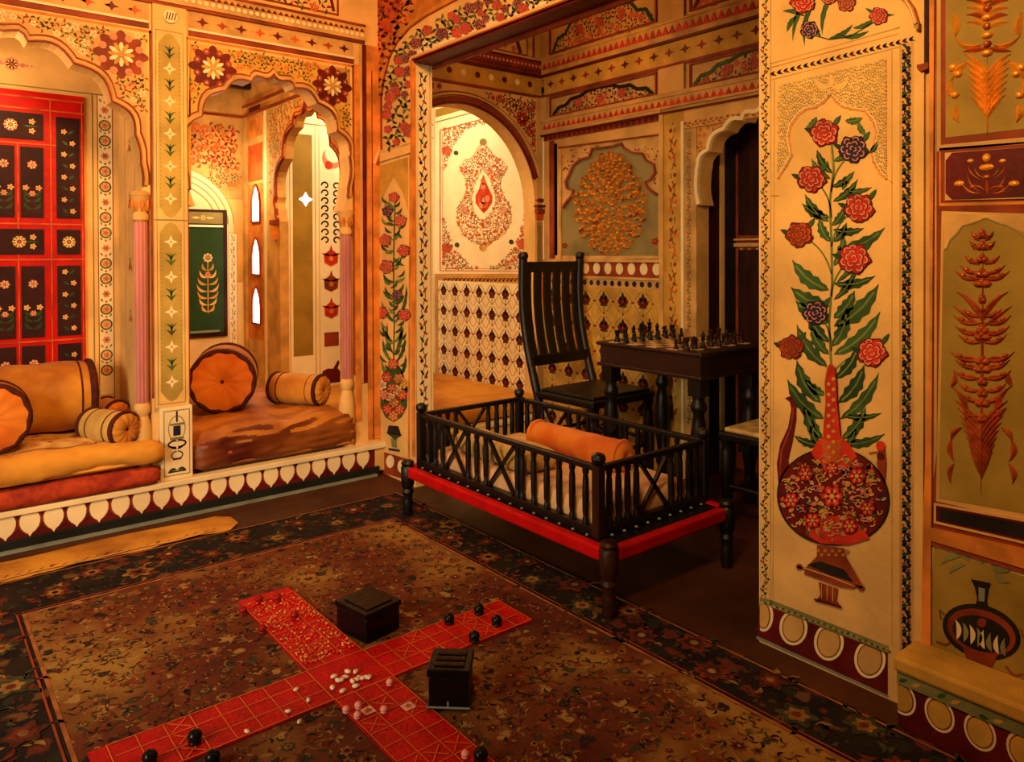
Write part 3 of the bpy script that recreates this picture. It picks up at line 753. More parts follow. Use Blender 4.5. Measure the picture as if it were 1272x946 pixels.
for k,(x,y,r,m) in enumerate(LF): c.peony((x,y),r*1.08,m,'pink' if m!='navy' else 'mauve','maroon' if m!='navy' else 'ink',6,seed=k*7+2)
R=random.Random(14)
for k in range(46):
    y=248+k*4.6; x=489+R.uniform(-12,12); s_=1 if x>489 else -1
    c.leaf((x-s_*4,y+4),(x+s_*5,y-5+R.uniform(-3,2)),4.4,('green','shutter_green','green_light','green')[k%4],4,bend=.2*s_,serr=.2)
c.poly([(478,462),(489,445),(500,460),(506,480),(506,505),(499,518),(489,524),(479,518),(473,505),(472,482)],'green',3)
for k,(x,y,m) in enumerate(((489,452,'orange_red'),(481,468,'red'),(496,470,'orange'),(488,482,'orange_red'),(478,490,'pink'),(500,490,'red'),(490,500,'orange'),(482,508,'red'),(497,508,'orange_red'),(489,516,'orange'),(475,478,'cream_light'),(503,476,'gold_ochre'),(486,493,'cream'),(494,484,'cream'))):
    c.flower((x,y),6.2,(m,'pink','gold_ochre'),6,5,rot=k,back='brown_red' if k<10 else None)
c.poly([(483,528),(495,529),(499,541),(481,538)],'ink',3); c.poly([(480,537),(500,540),(491,546)],'shutter_green',3); c.poly([(486,544),(493,545),(493,556),(487,555)],'faded_green',3); c.poly([(483,556),(497,558),(497,561),(483,559)],'navy',3)
c.poly([(467,558),(514,572),(514,598),(467,585)],'brown_red',1)
for x,y in ((471,568),(485,573),(499,579),(511,582)): c.circ((x,y),5,'cream_light',3,n=16,ry=8); 
# the painted arch above
arcL=[(474,186),(474,150),(474,120),(478,95),(484,72),(494,52),(510,34),(530,20),(552,8),(575,-4)]
arcU=[(462,195),(460,150),(460,100),(460,40),(462,-10),(575,-10)]
c.poly([(468,190)]+arcL+[(575,-12),(520,-12),(466,-12)],'orange',1)
c.line(arcL,2.4,'brown_red',3); c.line([(x-4,y-2) for x,y in arcL],1.4,'gold_ochre',3)
c.poly([(462,-5),(500,-5),(494,20),(484,42),(474,50),(463,46)],'orange_red',2)
def ff(p,R):
    k=R.random(); t=R.random()*6.28
    if k<.36: c.peony(p,R.uniform(4.5,7.5),'red' if R.random()<.7 else 'navy','pink' if R.random()<.8 else 'mauve','brown_red',4,seed=R.randrange(99))
    else:
        for j in range(3): a=t+j*2.1; c.leaf(p,(p[0]+math.cos(a)*8,p[1]+math.sin(a)*8),4.2,('green','shutter_green','green_light','navy')[R.randrange(4)],3,bend=.2)
arch_in=[(480,184),(478,130),(484,92),(494,66),(510,48),(540,28),(590,4),(640,-12),(720,-30),(720,-12),(668,6),(600,30),(540,52),(518,62),(508,78),(508,172)]
c.fill(lambda p:inpoly(p,arch_in),(476,-20,700,186),7.6,ff,seed=4,tries=6000)
def fo(p,R):
    for j in range(2): a=R.random()*6.28; c.leaf(p,(p[0]+math.cos(a)*7,p[1]+math.sin(a)*7),4,('maroon','brown_red','red','navy')[R.randrange(4)],3,bend=.3)
c.fill(lambda p:inpoly(p,[(466,150),(466,0),(520,-8),(500,40),(480,64),(472,120)]),(462,-8,520,150),6,fo,seed=6)
c.build('flower_painting',wr)
# carved rib following the edge of the opening
c=Cv('x',XB)
c.rect(-YO1-.022,.16,-YO1,ZL,'orange',1,d=.008); c.rect(-YO1-.022,ZL,-YO0+.0,ZL+.022,'cream',1,d=.010)
c.rect(-YO1,ZL+.022,-YO0,ZL+.075,'cream_light',1)
c.vine((-YO1,ZL+.050),(-YO0,ZL+.050),.026,['faded_green','tan'],step=.045,L=2,stem='faded_green',fl=False)
c.rect(-YO1,ZL,-YO0,ZL+.008,'brown_red',1,d=.012)
c.build('opening_rib',wr)
# reveal of the opening, facing the camera side
c=Cv('y',YO1)
c.rect(XB,.02,XB+.11,ZL,'cream_light',1); c.vine((XB+.052,.35),(XB+.052,ZL-.05),.062,['brown_red','shutter_green','brown_red','navy'],step=.085,L=2)
for xx in (XB+.004,XB+.094): c.rect(xx,.02,xx+.005,ZL,'gold_ochre',2)
c.build('vine_border',wr)
f=MB(); f.box(XB-.001,XB+.112,YO0,YO1,ZL-.012,ZL,'maroon'); f.box(XB+.112,XB+.13,YO0-.0,YO1,ZL-.03,ZL+.02,'brown_red'); f.build('lintel',wr)
# ---- right pier
c=Cv('x',XB,px=True)
def pline(pts,w,m,L=1): c.line(pts,w,m,L)
c.poly([(944,-8),(957,-8),(957,748),(944,744)],'cream',1)
for i in range(84):
    y=4+i*8.8; x=950.5+1.8*math.sin(i*1.57); m=('green','brown_red','navy')[i%3]
    c.leaf((x,y),(x+4.2*(-1)**i,y-5),2.5,m,3); c.circ((x-2.6*(-1)**i,y+2),1.4,('brown_red','navy')[i%2],3,n=6); c.leaf((x,y),(x-3.6*(-1)**i,y+4),2.0,'green',3); c.leaf((x,y+4),(x+3.4*(-1)**i,y+6),1.8,'brown_red',3)
c.line([(950.5+1.8*math.sin(i*1.57/2),i*4.4) for i in range(170)],.8,'green',2)
c.line([(944.5,-8),(944,745)],.9,'cream_light',2); c.line([(957.5,-8),(957,748)],1.2,'tan',2)
c.poly([(1118,55),(1133,52),(1133,810),(1117,806)],'cream_dull',1)
c.line([(1126+2.5*math.sin(i*.9),58+i*4.2) for i in range(178)],1.5,'navy',2)
for i in range(94):
    y=60+i*7.95; x=1126; s=(-1)**i; m=('navy','ink','navy','shutter_green')[i%4]
    c.circ((x+s*2.5,y),3.1,m,3,n=8); c.leaf((x,y),(x-s*6,y-5),4.2,m,3,bend=.2); c.leaf((x,y+2),(x+s*6,y+6),3.6,'ink',3); c.circ((x-s*4,y+3),1.6,'brown_red',4,n=6)
for x in (1118,1134): c.line([(x,55 if x<1120 else 52),(x,806)],1.1,'tan',3)
# top vine band
P0,P1=(960,92),(1132,49)
for i in range(22):
    t=i/21; x=P0[0]+(P1[0]-P0[0])*t; y=P0[1]+(P1[1]-P0[1])*t
    c.circ((x,y),2.4,'navy' if i%2 else 'brown_red',3,n=7); c.leaf((x-3,y+1),(x+3,y-4),2.4,'ink',3); c.leaf((x,y),(x+5,y+2),2.2,'green',3)
c.line([(957,79),(1118,34)],1.3,'tan',2); c.line([(957,84),(1116,42)],.9,'orange',2); c.line([(959,99),(1118,58)],1.0,'tan',2)
# stippled spandrel with a fine scroll ground and cusped line
SP=[(968,106),(1100,73),(1101,222),(1094,217),(1086,203),(1082,188),(1086,178),(1089,166),(1085,152),(1074,138),(1060,136),(1047,133),(1038,126),(1032,117),(1024,127),(1014,133),(1002,136),(992,143),(983,156),(980,170),(982,184),(984,194),(976,208),(967,222)]
c.poly(SP,'cream',1)
c.fill(lambda p:inpoly(p,SP),(966,72,1101,242),2.9,lambda p,R:(c.line([(p[0]+1.7*math.cos(t+6*R.random()*0),p[1]+1.7*math.sin(t)) for t in (0,1.2,2.4,3.6)],.95,'olive_grey' if R.random()<.7 else 'olive',2)),seed=3,tries=16000)
c.line(SP[2:],1.8,'orange',3); c.line([(x+(2 if x>1033 else -2),y-2) for x,y in SP[2:]],1.0,'cream_light',3)
for s in (-1,0,1): c.leaf((1033,108),(1033+s*22,92-abs(s)*-4),9,'cream',3,bend=.2*s)
c.line([(962,100),(960,745)],.9,'gold_ochre',2); c.line([(1108,62),(1108,800)],.9,'gold_ochre',2); c.line([(1101,73),(1101,222),(1110,227)],1.0,'orange',2); c.line([(958,243),(968,243)],1,'orange',2)
# small bouquet at the top
for a in ((1010,-10,985,52),(1015,-5,1000,58),(1030,48,1060,30),(1000,20,972,14),(1060,35,1090,20),(1035,-8,1022,44),(1045,45,1080,38),(990,20,978,40),(1075,10,1112,18),(1020,46,1000,30)):
    c.leaf(a[:2],a[2:],8,'green',3,bend=.1,serr=.2)
c.line([(1005,42),(1030,49),(1055,46),(1085,28)],1.4,'green',3)
for x,y,r,m in ((998,2,15,'red'),(1030,-4,10,'orange_red'),(1052,4,11,'brown_red'),(1092,20,11,'red'),(1006,37,11,'navy')): c.peony((x,y),r,m,'pink' if m!='navy' else 'mauve','maroon' if m!='navy' else 'ink',4,seed=int(x))
# the great flower vase: stems, leaves, blossoms
def bez(p,q,b=.12,n=8):
    dx,dy=q[0]-p[0],q[1]-p[1]; return [(p[0]+dx*t-dy*b*4*t*(1-t),p[1]+dy*t+dx*b*4*t*(1-t)) for t in [i/n for i in range(n+1)]]
c.line([(1033,460),(1030,400),(1034,350),(1033,300),(1031,250),(1036,210),(1033,175)],3.0,'green_light',2)
for q in ((1060,190),(1010,222),(1066,258),(995,292),(1060,320),(1014,388),(985,430),(1084,436)):
    b=(1033,q[1]+48 if q[1]<400 else 465); c.line(bez(b,q,.12 if q[0]<1033 else -.12),2.0,'green_light',2)
LV=[(1034,215,1015,185,14),(1036,200,1064,178,14),(1032,222,1008,196,12),(1034,232,1062,212,13),(1035,250,1066,222,13),(1031,270,996,252,16),(1030,275,1000,240,16),(1034,280,1050,255,14),(1035,285,1074,283,14),(1048,236,1084,232,10),(1050,220,1046,236,9),
(1032,300,1018,270,16),(1036,300,1052,276,14),(1040,310,1100,282,20),(1036,330,1048,290,16),(1030,360,984,322,24),(1036,352,1088,342,16),(1040,350,1072,300,12),(1031,380,982,356,26),(1031,400,988,372,24),(1036,372,1064,330,12),(1036,405,1092,352,28),(1036,395,1062,360,22),(1034,430,1052,382,22),(1030,425,1004,382,20),(1036,440,1094,386,24),(1028,455,990,402,22),(1030,440,1008,404,18),(1038,470,1066,430,20),
(1020,500,990,446,24),(1024,520,978,470,24),(1026,490,1000,470,16),(1042,500,1074,452,24),(1044,520,1092,462,20),(1022,545,1000,500,20),(1046,545,1076,505,20),(1022,552,986,540,14),(1046,550,1100,538,16),(1044,560,1064,530,14),(1018,555,1010,520,14),(1048,515,1096,512,12),(1076,168,1066,150,10),(1050,150,1072,146,12),(1015,145,1000,160,10),(1080,190,1090,176,9)]
for k,a in enumerate(LV): c.leaf(a[:2],a[2:4],a[4],'green' if k%4 else 'shutter_green',3,bend=.10*(-1 if a[2]<a[0] else 1),serr=.28,vein='green_light')
for x,y,r,m in ((1025,165,17,'red'),(1061,185,17,'navy'),(1009,222,17,'red'),(1068,258,18,'red'),(994,291,16,'brown_red'),(1062,321,19,'red'),(1014,388,15,'navy'),(984,431,15,'brown_red'),(1084,437,18,'red')):
    c.peony((x,y),r,m,('pink' if m=='red' else 'orange_red') if m!='navy' else 'mauve','maroon' if m!='navy' else 'ink',7,seed=int(x*3+y))
    c.leaf((x-r*.7,y),(x-r*1.5,y-6),7,'shutter_green',6); c.leaf((x+r*.6,y-r*.5),(x+r*1.2,y-r*1.3),7,'green',6)
# ewer: foot, body, neck, spout, handle
EB=[(1036+68*math.cos(t)*(1 if math.cos(t)>0 else 1.0),616+59*math.sin(t)+ (5 if math.cos(t)>0 else -2)*math.cos(t)**2) for t in [2*PI*i/44 for i in range(44)]]
c.poly([(968,600),(966,575),(970,552),(980,530),(984,508),(982,498),(976,494),(984,491),(990,502),(990,520),(985,548),(980,570),(984,590)],'maroon',8)
c.line([(970,590),(972,560),(984,530),(987,505)],2,'brown_red',10)
c.poly([(1094,600),(1090,575),(1093,552),(1100,552),(1102,575),(1100,605)],'brown_red',8); c.circ((1095,553),6,'red',9,n=12); c.circ((1095,566),5,'maroon',9,n=10); c.line([(1080,562),(1095,560)],1.5,'brown_red',9)
c.poly([(x*1.0+(x-1036)*.03,y+(y-616)*.035) for x,y in EB],'ink',8); c.poly(EB,'maroon',9)
c.poly([(1009,561),(1016,548),(1024,542),(1027,500),(1026,470),(1031,452),(1036,452),(1041,470),(1042,500),(1046,542),(1056,550),(1066,566),(1050,584),(1036,590),(1020,580)],'red',10)
c.poly([(1000,640),(1060,640),(1082,668),(1055,676),(1020,674),(1004,664)],'red',10)
R=random.Random(11)
for i in range(330):
    a=R.random()*6.28; rr=math.sqrt(R.random()); x=1036+63*rr*math.cos(a); y=616+54*rr*math.sin(a)
    m=('red','orange_red','gold_ochre','cream_dull','brown_red','mauve','orange','green','navy')[R.randrange(9)]
    b=R.uniform(2.5,6); t0=R.uniform(0,6.28)
    if R.random()<.55: c.line([(x+b*math.cos(t0+t),y+b*.6*math.sin(t0+t)) for t in (0,.6,1.2,1.8,2.4)],1.5,('cream_dull','gold_ochre','pink','mauve')[R.randrange(4)],16)
    else: c.circ((x,y),b*.8,m,13,n=8,ry=b*.5,rot=t0)
for x,y,r in ((1003,587,9),(1067,590,10),(1036,615,13),(985,620,9),(1080,630,9),(1012,645,9),(1058,652,9),(1036,580,7)): c.flower((x,y),r,('red','pink','gold_ochre'),6,18,back='maroon')
for i in range(16): c.circ((1034+(-1)**i*3,470+i*6.5),2.4,('gold_ochre','cream_dull')[i%2],13,n=8); 
for i in range(13): c.line([(1022+i*.3,545+i*2.3),(1034,550+i*2.3),(1048-i*.3,545+i*2.3)],.8,'orange',14)
c.line([(1029,455),(1026,475),(1027,500),(1024,540)],1.2,'gold_ochre',14); c.line([(1039,455),(1041,475),(1042,500),(1046,540)],1.2,'maroon',14)
c.poly([(1016,676),(1050,680),(1052,690),(1072,725),(1060,730),(1045,728),(1000,712),(1002,704),(1016,690)],'brown_red',10)
c.poly([(1004,700),(1020,696),(1050,706),(1062,722),(1030,712)],'ink',12)
c.line([(1000,704),(1030,714),(1064,727)],1.6,'cream_dull',13); c.circ((994,703),4,'brown_red',10,n=10); c.circ((1071,729),4,'brown_red',10,n=10)
c.line([(992,703),(1004,706)],3,'brown_red',10); c.line([(1060,726),(1073,729)],3,'brown_red',10)
c.poly([(1018,722),(1042,730),(1040,744),(1046,753),(1014,746),(1020,738)],'brown_red',9); c.line([(1013,743),(1030,748),(1047,753)],2.6,'maroon',13)
for s in (0,1,2): c.line([(1022+s*7,724+s*2),(1022+s*7,742+s*2)],1.1,'gold_ochre',12)
for i in range(9): c.flower((1018+4.5*i,683+(i%2)*5),2.6,('orange','gold_ochre','cream_dull'),5,13)
c.build('flower_vase_painting',wr)
# pier foot: green fillet, then white ringed discs on dark red
c=Cv('x',XB,px=True)
c.poly([(944,746),(962,752),(1103,809),(1103,866),(940,793)],'maroon',1)
c.poly([(944,741),(962,746),(1104,802),(1104,811),(962,755),(944,750)],'faded_green',2)
R=random.Random(2)
for i in range(44): t=i/43; c.leaf((946+158*t,746+61*t),(949+158*t,743+61*t+R.uniform(0,7)),3,'green' if i%2 else 'gold_ochre',3)
for x,y,r,b in ((949,764,12,20),(986,779,17.5,22),(1030,797,18.5,23),(1081,818,19.5,24)):
    def cut(rr,bb):
        P=[]
        for t in [2*PI*i/28 for i in range(28)]:
            px_,py_=x+rr*math.cos(t),y+bb*math.sin(t); lim=755+(px_-962)*.405
            P.append((max(944.5,px_),max(py_,lim)))
        return P
    c.poly(cut(r,b),'cream_light',3); c.poly(cut(r-3.5,b-3.5),'brown_red',4); c.poly(cut(r-5,b-5.2),'cream_dull',5)
c.poly([(940,789),(1104,863),(1104,866),(940,793)],'grey_line',3)
c.build('disc_band',wr)
# carved rib above on the right
c=Cv('x',XB,px=True)
c.line([(1112,-14),(1126,-2),(1136,12),(1142,32)],5,'orange',1,d=.02); c.line([(1114,-14),(1128,0),(1137,14),(1142,32)],1.5,'cream_light',2,d=.024); c.poly([(1139,30),(1145,30),(1145,38),(1139,36)],'tan',1,d=.02)
c.build('arch_rib',wr)
# ------------------------------------------------------------------ panelled wall beyond the pier, same face
f=MB(); f.box(XB+.012,XB+.5,-1.65,.84,0,ZC,'cream_dull'); we=struct(f.build('wall_panelled'))
c=Cv('x',XB+.012,px=True,out=0)
c.poly([(1134,-10),(1145,-10),(1143,812),(1134,810)],'tan',1,d=.010)
c.poly([(1144,-12),(1158,-12),(1158,79),(1144,82)],'wine',3); c.poly([(1143,82),(1157,79),(1157,86),(1148,90),(1143,86)],'brown_red',1,d=.02)  # flat wine strip paints the shadow of the recessed gap
c.poly([(1157,-12),(1163,-12),(1158,830),(1146,826),(1149,650),(1157,420)],'orange',1,d=.012)
def npoly(P,m,L=1,d=0.0): c.poly(P,m,L,d)
# timber-coloured frames and panel grounds
npoly([(1163,-12),(1300,-12),(1300,1000),(1147,826),(1152,655),(1164,560)],'brown_red',2)
npoly([(1164,-12),(1169,-12),(1169,180),(1300,168),(1300,176),(1164,188)],'cream_dull',3)
npoly([(1175,-12),(1300,-12),(1300,157),(1175,171)],'olive',4)
npoly([(1167,184),(1300,174),(1300,253),(1167,256)],'orange',3); npoly([(1169,187),(1300,177),(1300,249),(1169,252)],'brown_red',4)
npoly([(1175,190),(1300,181),(1300,246),(1175,249)],'tan',4,.004)
npoly([(1184,190),(1290,182),(1300,190),(1300,236),(1292,244),(1184,248),(1176,240),(1176,200)],'maroon',6,.004)
npoly([(1170,262),(1300,266),(1300,652),(1163,622)],'cream_dull',3); npoly([(1173,265),(1300,269),(1300,642),(1167,618)],'olive',5)
npoly([(1173,265),(1300,269),(1300,300),(1262,284),(1240,276),(1226,270),(1210,276),(1196,280),(1186,292),(1180,298),(1176,310),(1173,310)],'tan',6)
c.line([(1174,310),(1177,308),(1182,297),(1190,291),(1196,281),(1211,277),(1224,271),(1239,277),(1252,280),(1262,287),(1275,296)],1.6,'olive_grey',7)
npoly([(1161,624),(1300,648),(1300,681),(1161,649)],'cream_dull',4,.003); npoly([(1164,627),(1300,652),(1300,677),(1164,646)],'maroon',6,.003); npoly([(1168,630),(1300,655),(1300,674),(1168,644)],'ink',8,.003)
npoly([(1152,653),(1300,687),(1300,712),(1152,668)],'orange',4,.01); npoly([(1150,668),(1300,712),(1300,719),(1150,673)],'brown_red',4,.006)
npoly([(1156,673),(1300,719),(1300,900),(1153,826)],'cream_light',3); npoly([(1160,678),(1300,724),(1300,900),(1156,826)],'olive',5)
c.build('panel_frame',we)
# carved and gilded plants on the panels
c=Cv('x',XB+.012,px=True,out=.003)
def relief_plant(cx,y0,y1,w,m,seed=0,top=True):
    R=random.Random(seed); h=y1-y0; W=.00042*1.0
    k=.0031   # metres per photo pixel on this wall
    c.ridge((cx,y1),(cx,y0),3*k,.006,m)
    n=int(h/13)
    for i in range(n):
        t=i/n; y=y1-h*t
        env=w*(.35+.65*abs(math.sin(PI*(.08+t*1.9))))*(1-.35*t)
        for s in (-1,1):
            c.ridge((cx,y-4),(cx+s*env*.62,y-16-4*math.sin(i)),5*k,.008,m,bend=.18*s)
            if i%2: c.ridge((cx+s*4,y-6),(cx+s*env*.40,y-22),4*k,.006,m,bend=.1*s)
            if i%3==1: c.dome((cx+s*env*.72,y-14),5*k,4*k,s*.6,.009,m)
        c.dome((cx,y-9),5*k*(1+(i%2)),3.4*k,0,.008,m)
# upper panel: big scroll plant
g='gilt'
k=.0031
c.ridge((1227,167),(1227,70),3*k,.007,g)
for i in range(7):
    for s in (-1,1): c.ridge((1227,146-i*9),(1227+s*(22+i*1.2),118-i*8.5),4.5*k,.008,g,bend=.06*s)
for s in (-1,1):
    for a,b in (((1227+s*24,78),(1227+s*44,100)),((1227+s*44,98),(1227+s*43,122)),((1227+s*38,130),(1227+s*36,152))): c.ridge(a,b,7*k,.009,g,bend=.15*s)
    c.dome((1227+s*42,84),4*k,3.4*k,0,.010,g); c.dome((1227+s*36,92),3.4*k,2.8*k,0,.010,g); c.dome((1227+s*40,118),3.4*k,2.8*k,0,.009,g)
    c.ridge((1227+s*8,56),(1227+s*40,46),5*k,.010,g,bend=-.2*s); c.ridge((1227+s*40,46),(1227+s*43,16),7*k,.010,g,bend=.1*s); c.ridge((1227,60),(1227+s*30,64),5*k,.009,'gilt_red')
    for i in range(5): c.ridge((1227,36-i*9),(1227+s*26,28-i*9),5*k,.007,'gilt_red' if i%2 else g,bend=.15*s)
for i in range(7): c.dome((1227,66-i*11),(4.6-(i%2)*1.3)*k,2.8*k,0,.011,'gilt_red' if i%2 else g)
# tall panel
g='gilt_red'
k=.0029
cx=1221
c.ridge((1219,614),(1222,300),3*k,.007,g)
for i in range(8):
    for s in (-1,1): c.ridge((1220,594-i*9),(1220+s*(14+i*2.6),560-i*9),5*k,.009,g,bend=.05*s)
for s in (-1,1):
    for a,b in (((1220+s*24,530),(1220+s*38,548)),((1220+s*37,545),(1220+s*34,572)),((1220+s*34,575),(1220+s*38,600)),((1220+s*20,525),(1220+s*38,478)),((1220+s*38,480),(1220+s*34,462))): c.ridge(a,b,6*k,.009,g,bend=.15*s)
    for y,w in ((515,30),(497,26),(484,30),(468,36),(455,34),(445,40),(424,30),(413,34),(400,36),(392,24),(345,34),(338,28),(326,22),(308,16),(296,14)):
        c.ridge((cx,y),(cx+s*w,y-9),5*k,.008,g,bend=-.18*s); c.dome((cx+s*w*.70,y-4),2.6*k,1.7*k,s*.4,.008,g); c.ridge((cx+s*3,y+3),(cx+s*w*.75,y+1),3*k,.006,g,bend=.15*s)
    c.ridge((cx,400),(cx+s*32,362),6*k,.009,g,bend=.1*s); c.ridge((cx,388),(cx+s*22,366),4*k,.009,g); c.ridge((cx+s*2,405),(cx+s*36,380),4*k,.008,g)
for y,w in ((292,6),(306,8),(322,9),(340,12),(352,14),(372,6),(410,10),(418,13),(448,12),(458,14),(474,8),(488,8),(500,12),(520,8)): c.dome((cx-w*.3,y),w*.36*k,3*k,0,.010,g); c.dome((cx+w*.3,y),w*.36*k,3*k,0,.010,g); c.dome((cx,y-3),2.6*k,3.4*k,0,.012,g)
# cartouche flower
g='gilt_red'
for s in (-1,1):
    for a,b in (((1227,242),(1190,212)),((1227,242),(1204,206)),((1227,240),(1250,232)),((1227,238),(1196,230)),((1228,225),(1203,198)),((1228,222),(1212,204))):
        c.ridge(a,(1227+s*(b[0]-1227),b[1]),3.4*k,.007,'gilt',bend=.2*s)
    c.dome((1227+s*34,228),5*k,3*k,0,.009,'gilt'); c.dome((1227+s*20,200),3.4*k,2.2*k,0,.008,'gilt'); c.dome((1227+s*17,232),3*k,2.2*k,0,.008,g)
c.dome((1227,208),7*k,3.4*k,0,.010,'gilt'); c.dome((1227,196),4*k,4.4*k,0,.010,'gilt'); c.dome((1227,220),4*k,2.6*k,0,.009,g); c.ridge((1228,246),(1227,218),6*k,.008,g)
c.build('gilded_relief',we)
# vase on the lowest panel
c=Cv('x',XB+.012,px=True,out=.0035)
c.circ((1220,784),50,'ink',1,n=36,ry=33,rot=.33); c.circ((1220,784),44,'brown_red',2,n=36,ry=27,rot=.33); c.circ((1220,786),37,'ink',3,n=30,ry=21,rot=.33)
for i in range(8): c.leaf((1190+i*8.6,793+i*3.0),(1188+i*8.8,768+i*3.2),7.5,'cream_light' if i%2==0 else 'faded_green',5,bend=.14*(1 if i<4 else -1))
c.circ((1221,772),6,'brown_red',7,n=10)
c.poly([(1207,718),(1232,723),(1229,730),(1227,745),(1229,752),(1213,750),(1215,742),(1212,728)],'ink',5); c.poly([(1217,728),(1225,730),(1224,746),(1217,745)],'grey_line',6)
c.poly([(1196,800),(1240,812),(1234,826),(1220,832),(1204,828),(1202,818)],'brown_red',3); c.poly([(1176,824),(1186,822),(1244,850),(1262,862),(1256,866),(1200,842)],'ink',4); c.poly([(1182,826),(1240,852),(1240,856),(1180,830)],'faded_green',5)
for a in ((1195,690,1170,700),(1200,700,1180,712),(1205,696,1186,684),(1232,704,1262,702),(1236,710,1256,722),(1230,700,1250,690),(1220,700,1214,680)): c.leaf(a[:2],a[2:],8,'faded_green',3,bend=.15)
c.line([(1174,762),(1168,756),(1170,768)],2,'brown_red',3); c.line([(1164,796),(1176,800),(1182,796)],2.5,'brown_red',3); c.line([(1268,780),(1272,790)],2,'brown_red',3); c.line([(1250,826),(1260,838),(1272,836)],2.5,'brown_red',3)
c.build('vase_painting',we)
for k_ in (1,2,3,4):      # the same panels repeat along the wall towards the near corner
    for ch in [q for q in we.children if q.location.y==0]:
        q=ch.copy(); C.objects.link(q); q.parent=we; q.location=(0,-.262*k_,0)
# moulded ledge with discs, in front of the panelled wall
f=MB(); f.box(1.93,XB+.01,-1.60,.862,.150,.188,'gold_ochre'); lt=f.build('stone_ledge',bevel=.008)
struct(lt,'low moulded ledge with painted discs at the foot of the panelled wall','ledge')
f=MB(); f.box(1.945,XB+.01,-1.60,.855,.0,.150,'maroon'); f.build('ledge_riser',lt)
c=Cv('x',1.945)
c.rect(-.855,.118,1.6,.150,'faded_green',1,d=.006)
R=random.Random(5)
for i in range(60): u=-.85+i*.03; c.leaf((u,.125),(u+.022,.125+R.uniform(0,.02)),.012,('green','gold_ochre','olive_grey')[i%3],12,d=0)
u=-.845
while u<1.4:
    for rr,m,L in ((.034,'cream_light',2),(.029,'brown_red',3),(.026,'gold_ochre',4)): 
        P=[(u+rr*math.cos(t),min(.118,.083+rr*1.25*math.sin(t))) for t in [2*PI*i/24 for i in range(24)]]
        c.poly([(max(-.855,a),b) for a,b in P],m,L)
    u+=.088
c.build('disc_band',lt)
# ================================================================== FAR ALCOVE WALL (chess side)
DZ0=0
dd=foil(-2.06,.94,h=.78,bot=1.39,K=[(0,2.03),(.12,1.965),(.23,1.92),(.33,1.80),(.395,1.70),(.40,1.66),(.385,1.45)])
dd=[(a,b-.0) for a,b in dd]
o=[(-6.2,0),(-2.455,0),(-2.455,dd[0][1])]+dd+[(-1.665,dd[-1][1]),(-1.665,0),(-.6,0),(-.6,ZC),(-6.2,ZC)]
wd=struct(wallslab('x',XD,.10,o,'cream_dull','wall_chess_side'))
# door recess and leaf
f=MB(); f.box(XD+.10,4.0,2.50,2.56,0,2.3,'tan'); f.box(XD+.10,4.0,1.50,1.56,0,2.3,'brown_wood'); f.box(4.0,4.05,1.5,2.56,0,2.3,'maroon'); f.box(XD+.10,4.05,1.5,2.56,2.0,2.05,'maroon'); struct(f.build('wall_doorway'))
dr=MB(); dr.box(3.62,3.66,1.60,2.49,.0,1.98,'brown_red'); dro=struct(dr.build('door_1',bevel=.004))
f=MB()
for z0,z1 in ((.1,.62),(.68,1.22),(1.30,1.9)):
    for y0,y1 in ((1.64,2.02),(2.08,2.45)): f.box(3.605,3.62,y0,y1,z0,z1,'brown_wood')
f.build('door_panel',dro,bevel=.004)
f=MB(); f.box(3.60,3.62,1.6,2.49,1.235,1.255,'tan'); f.box(3.60,3.62,1.6,2.49,1.27,1.28,'tan')
for i in range(17): f.lathe([(.001,0),(.012,.004),(.001,.016)],(3.61,1.63+i*.05,1.215),'tan',6)
f.build('door_rail',dro)
f=MB(); f.box(3.41,3.47,2.475,2.50,0,2.0,'wine'); f.box(3.51,3.62,2.475,2.50,0,2.0,'ink'); f.build('door_post',dro)
f=MB(); f.box(3.47,3.51,2.470,2.50,0,2.0,'cream'); f.build('jamb_moulding',dro)
c=Cv('x',XD)
def U(y): return -y
# bay with the gilded medallion
c.rect(U(3.56),.0,U(2.69),1.90,'cream_dull',1)
c.rect(U(3.66),1.925,U(2.69),1.965,'brown_red',1,d=.004); c.dots(U(3.66),U(2.69),1.942,.045,.012,'maroon',12); c.rect(U(3.66),1.965,U(2.69),1.985,'cream_dull',1,d=.010)
c.rect(U(3.66),1.985,U(1.2),2.045,'tan',1,d=.014); c.rect(U(3.684),1.955,U(1.2),1.967,'maroon',1,d=.020)
c.rect(U(3.684),2.045,U(1.2),2.068,'tan',1,d=.020)
c.rect(U(3.684),2.205,U(1.2),2.222,'brown_red',1,d=.008); c.rect(U(3.684),2.222,U(1.2),2.34,'gold_ochre',1)
c.diamonds(U(3.65),U(1.2),2.285,.105,.026,['maroon','brown_red'],2)
c.rect(U(3.684),2.338,U(1.2),2.352,'maroon',1,d=.018); c.rect(U(3.684),2.352,U(1.2),2.44,'tan',1,d=.012); c.rect(U(3.684),2.44,U(1.2),2.452,'tan',1,d=.02)
c.rect(U(3.684),2.735,U(1.2),2.80,'brown_red',1,d=.03)
c4=Cv('x',XD-.016); 
c4.zig(U(3.66),U(1.2),2.015,.045,.036,'red',1); c4.zig(U(3.66),U(1.2),2.405,.045,.045,'red',1); c4.build('zigzag_moulding',wd)
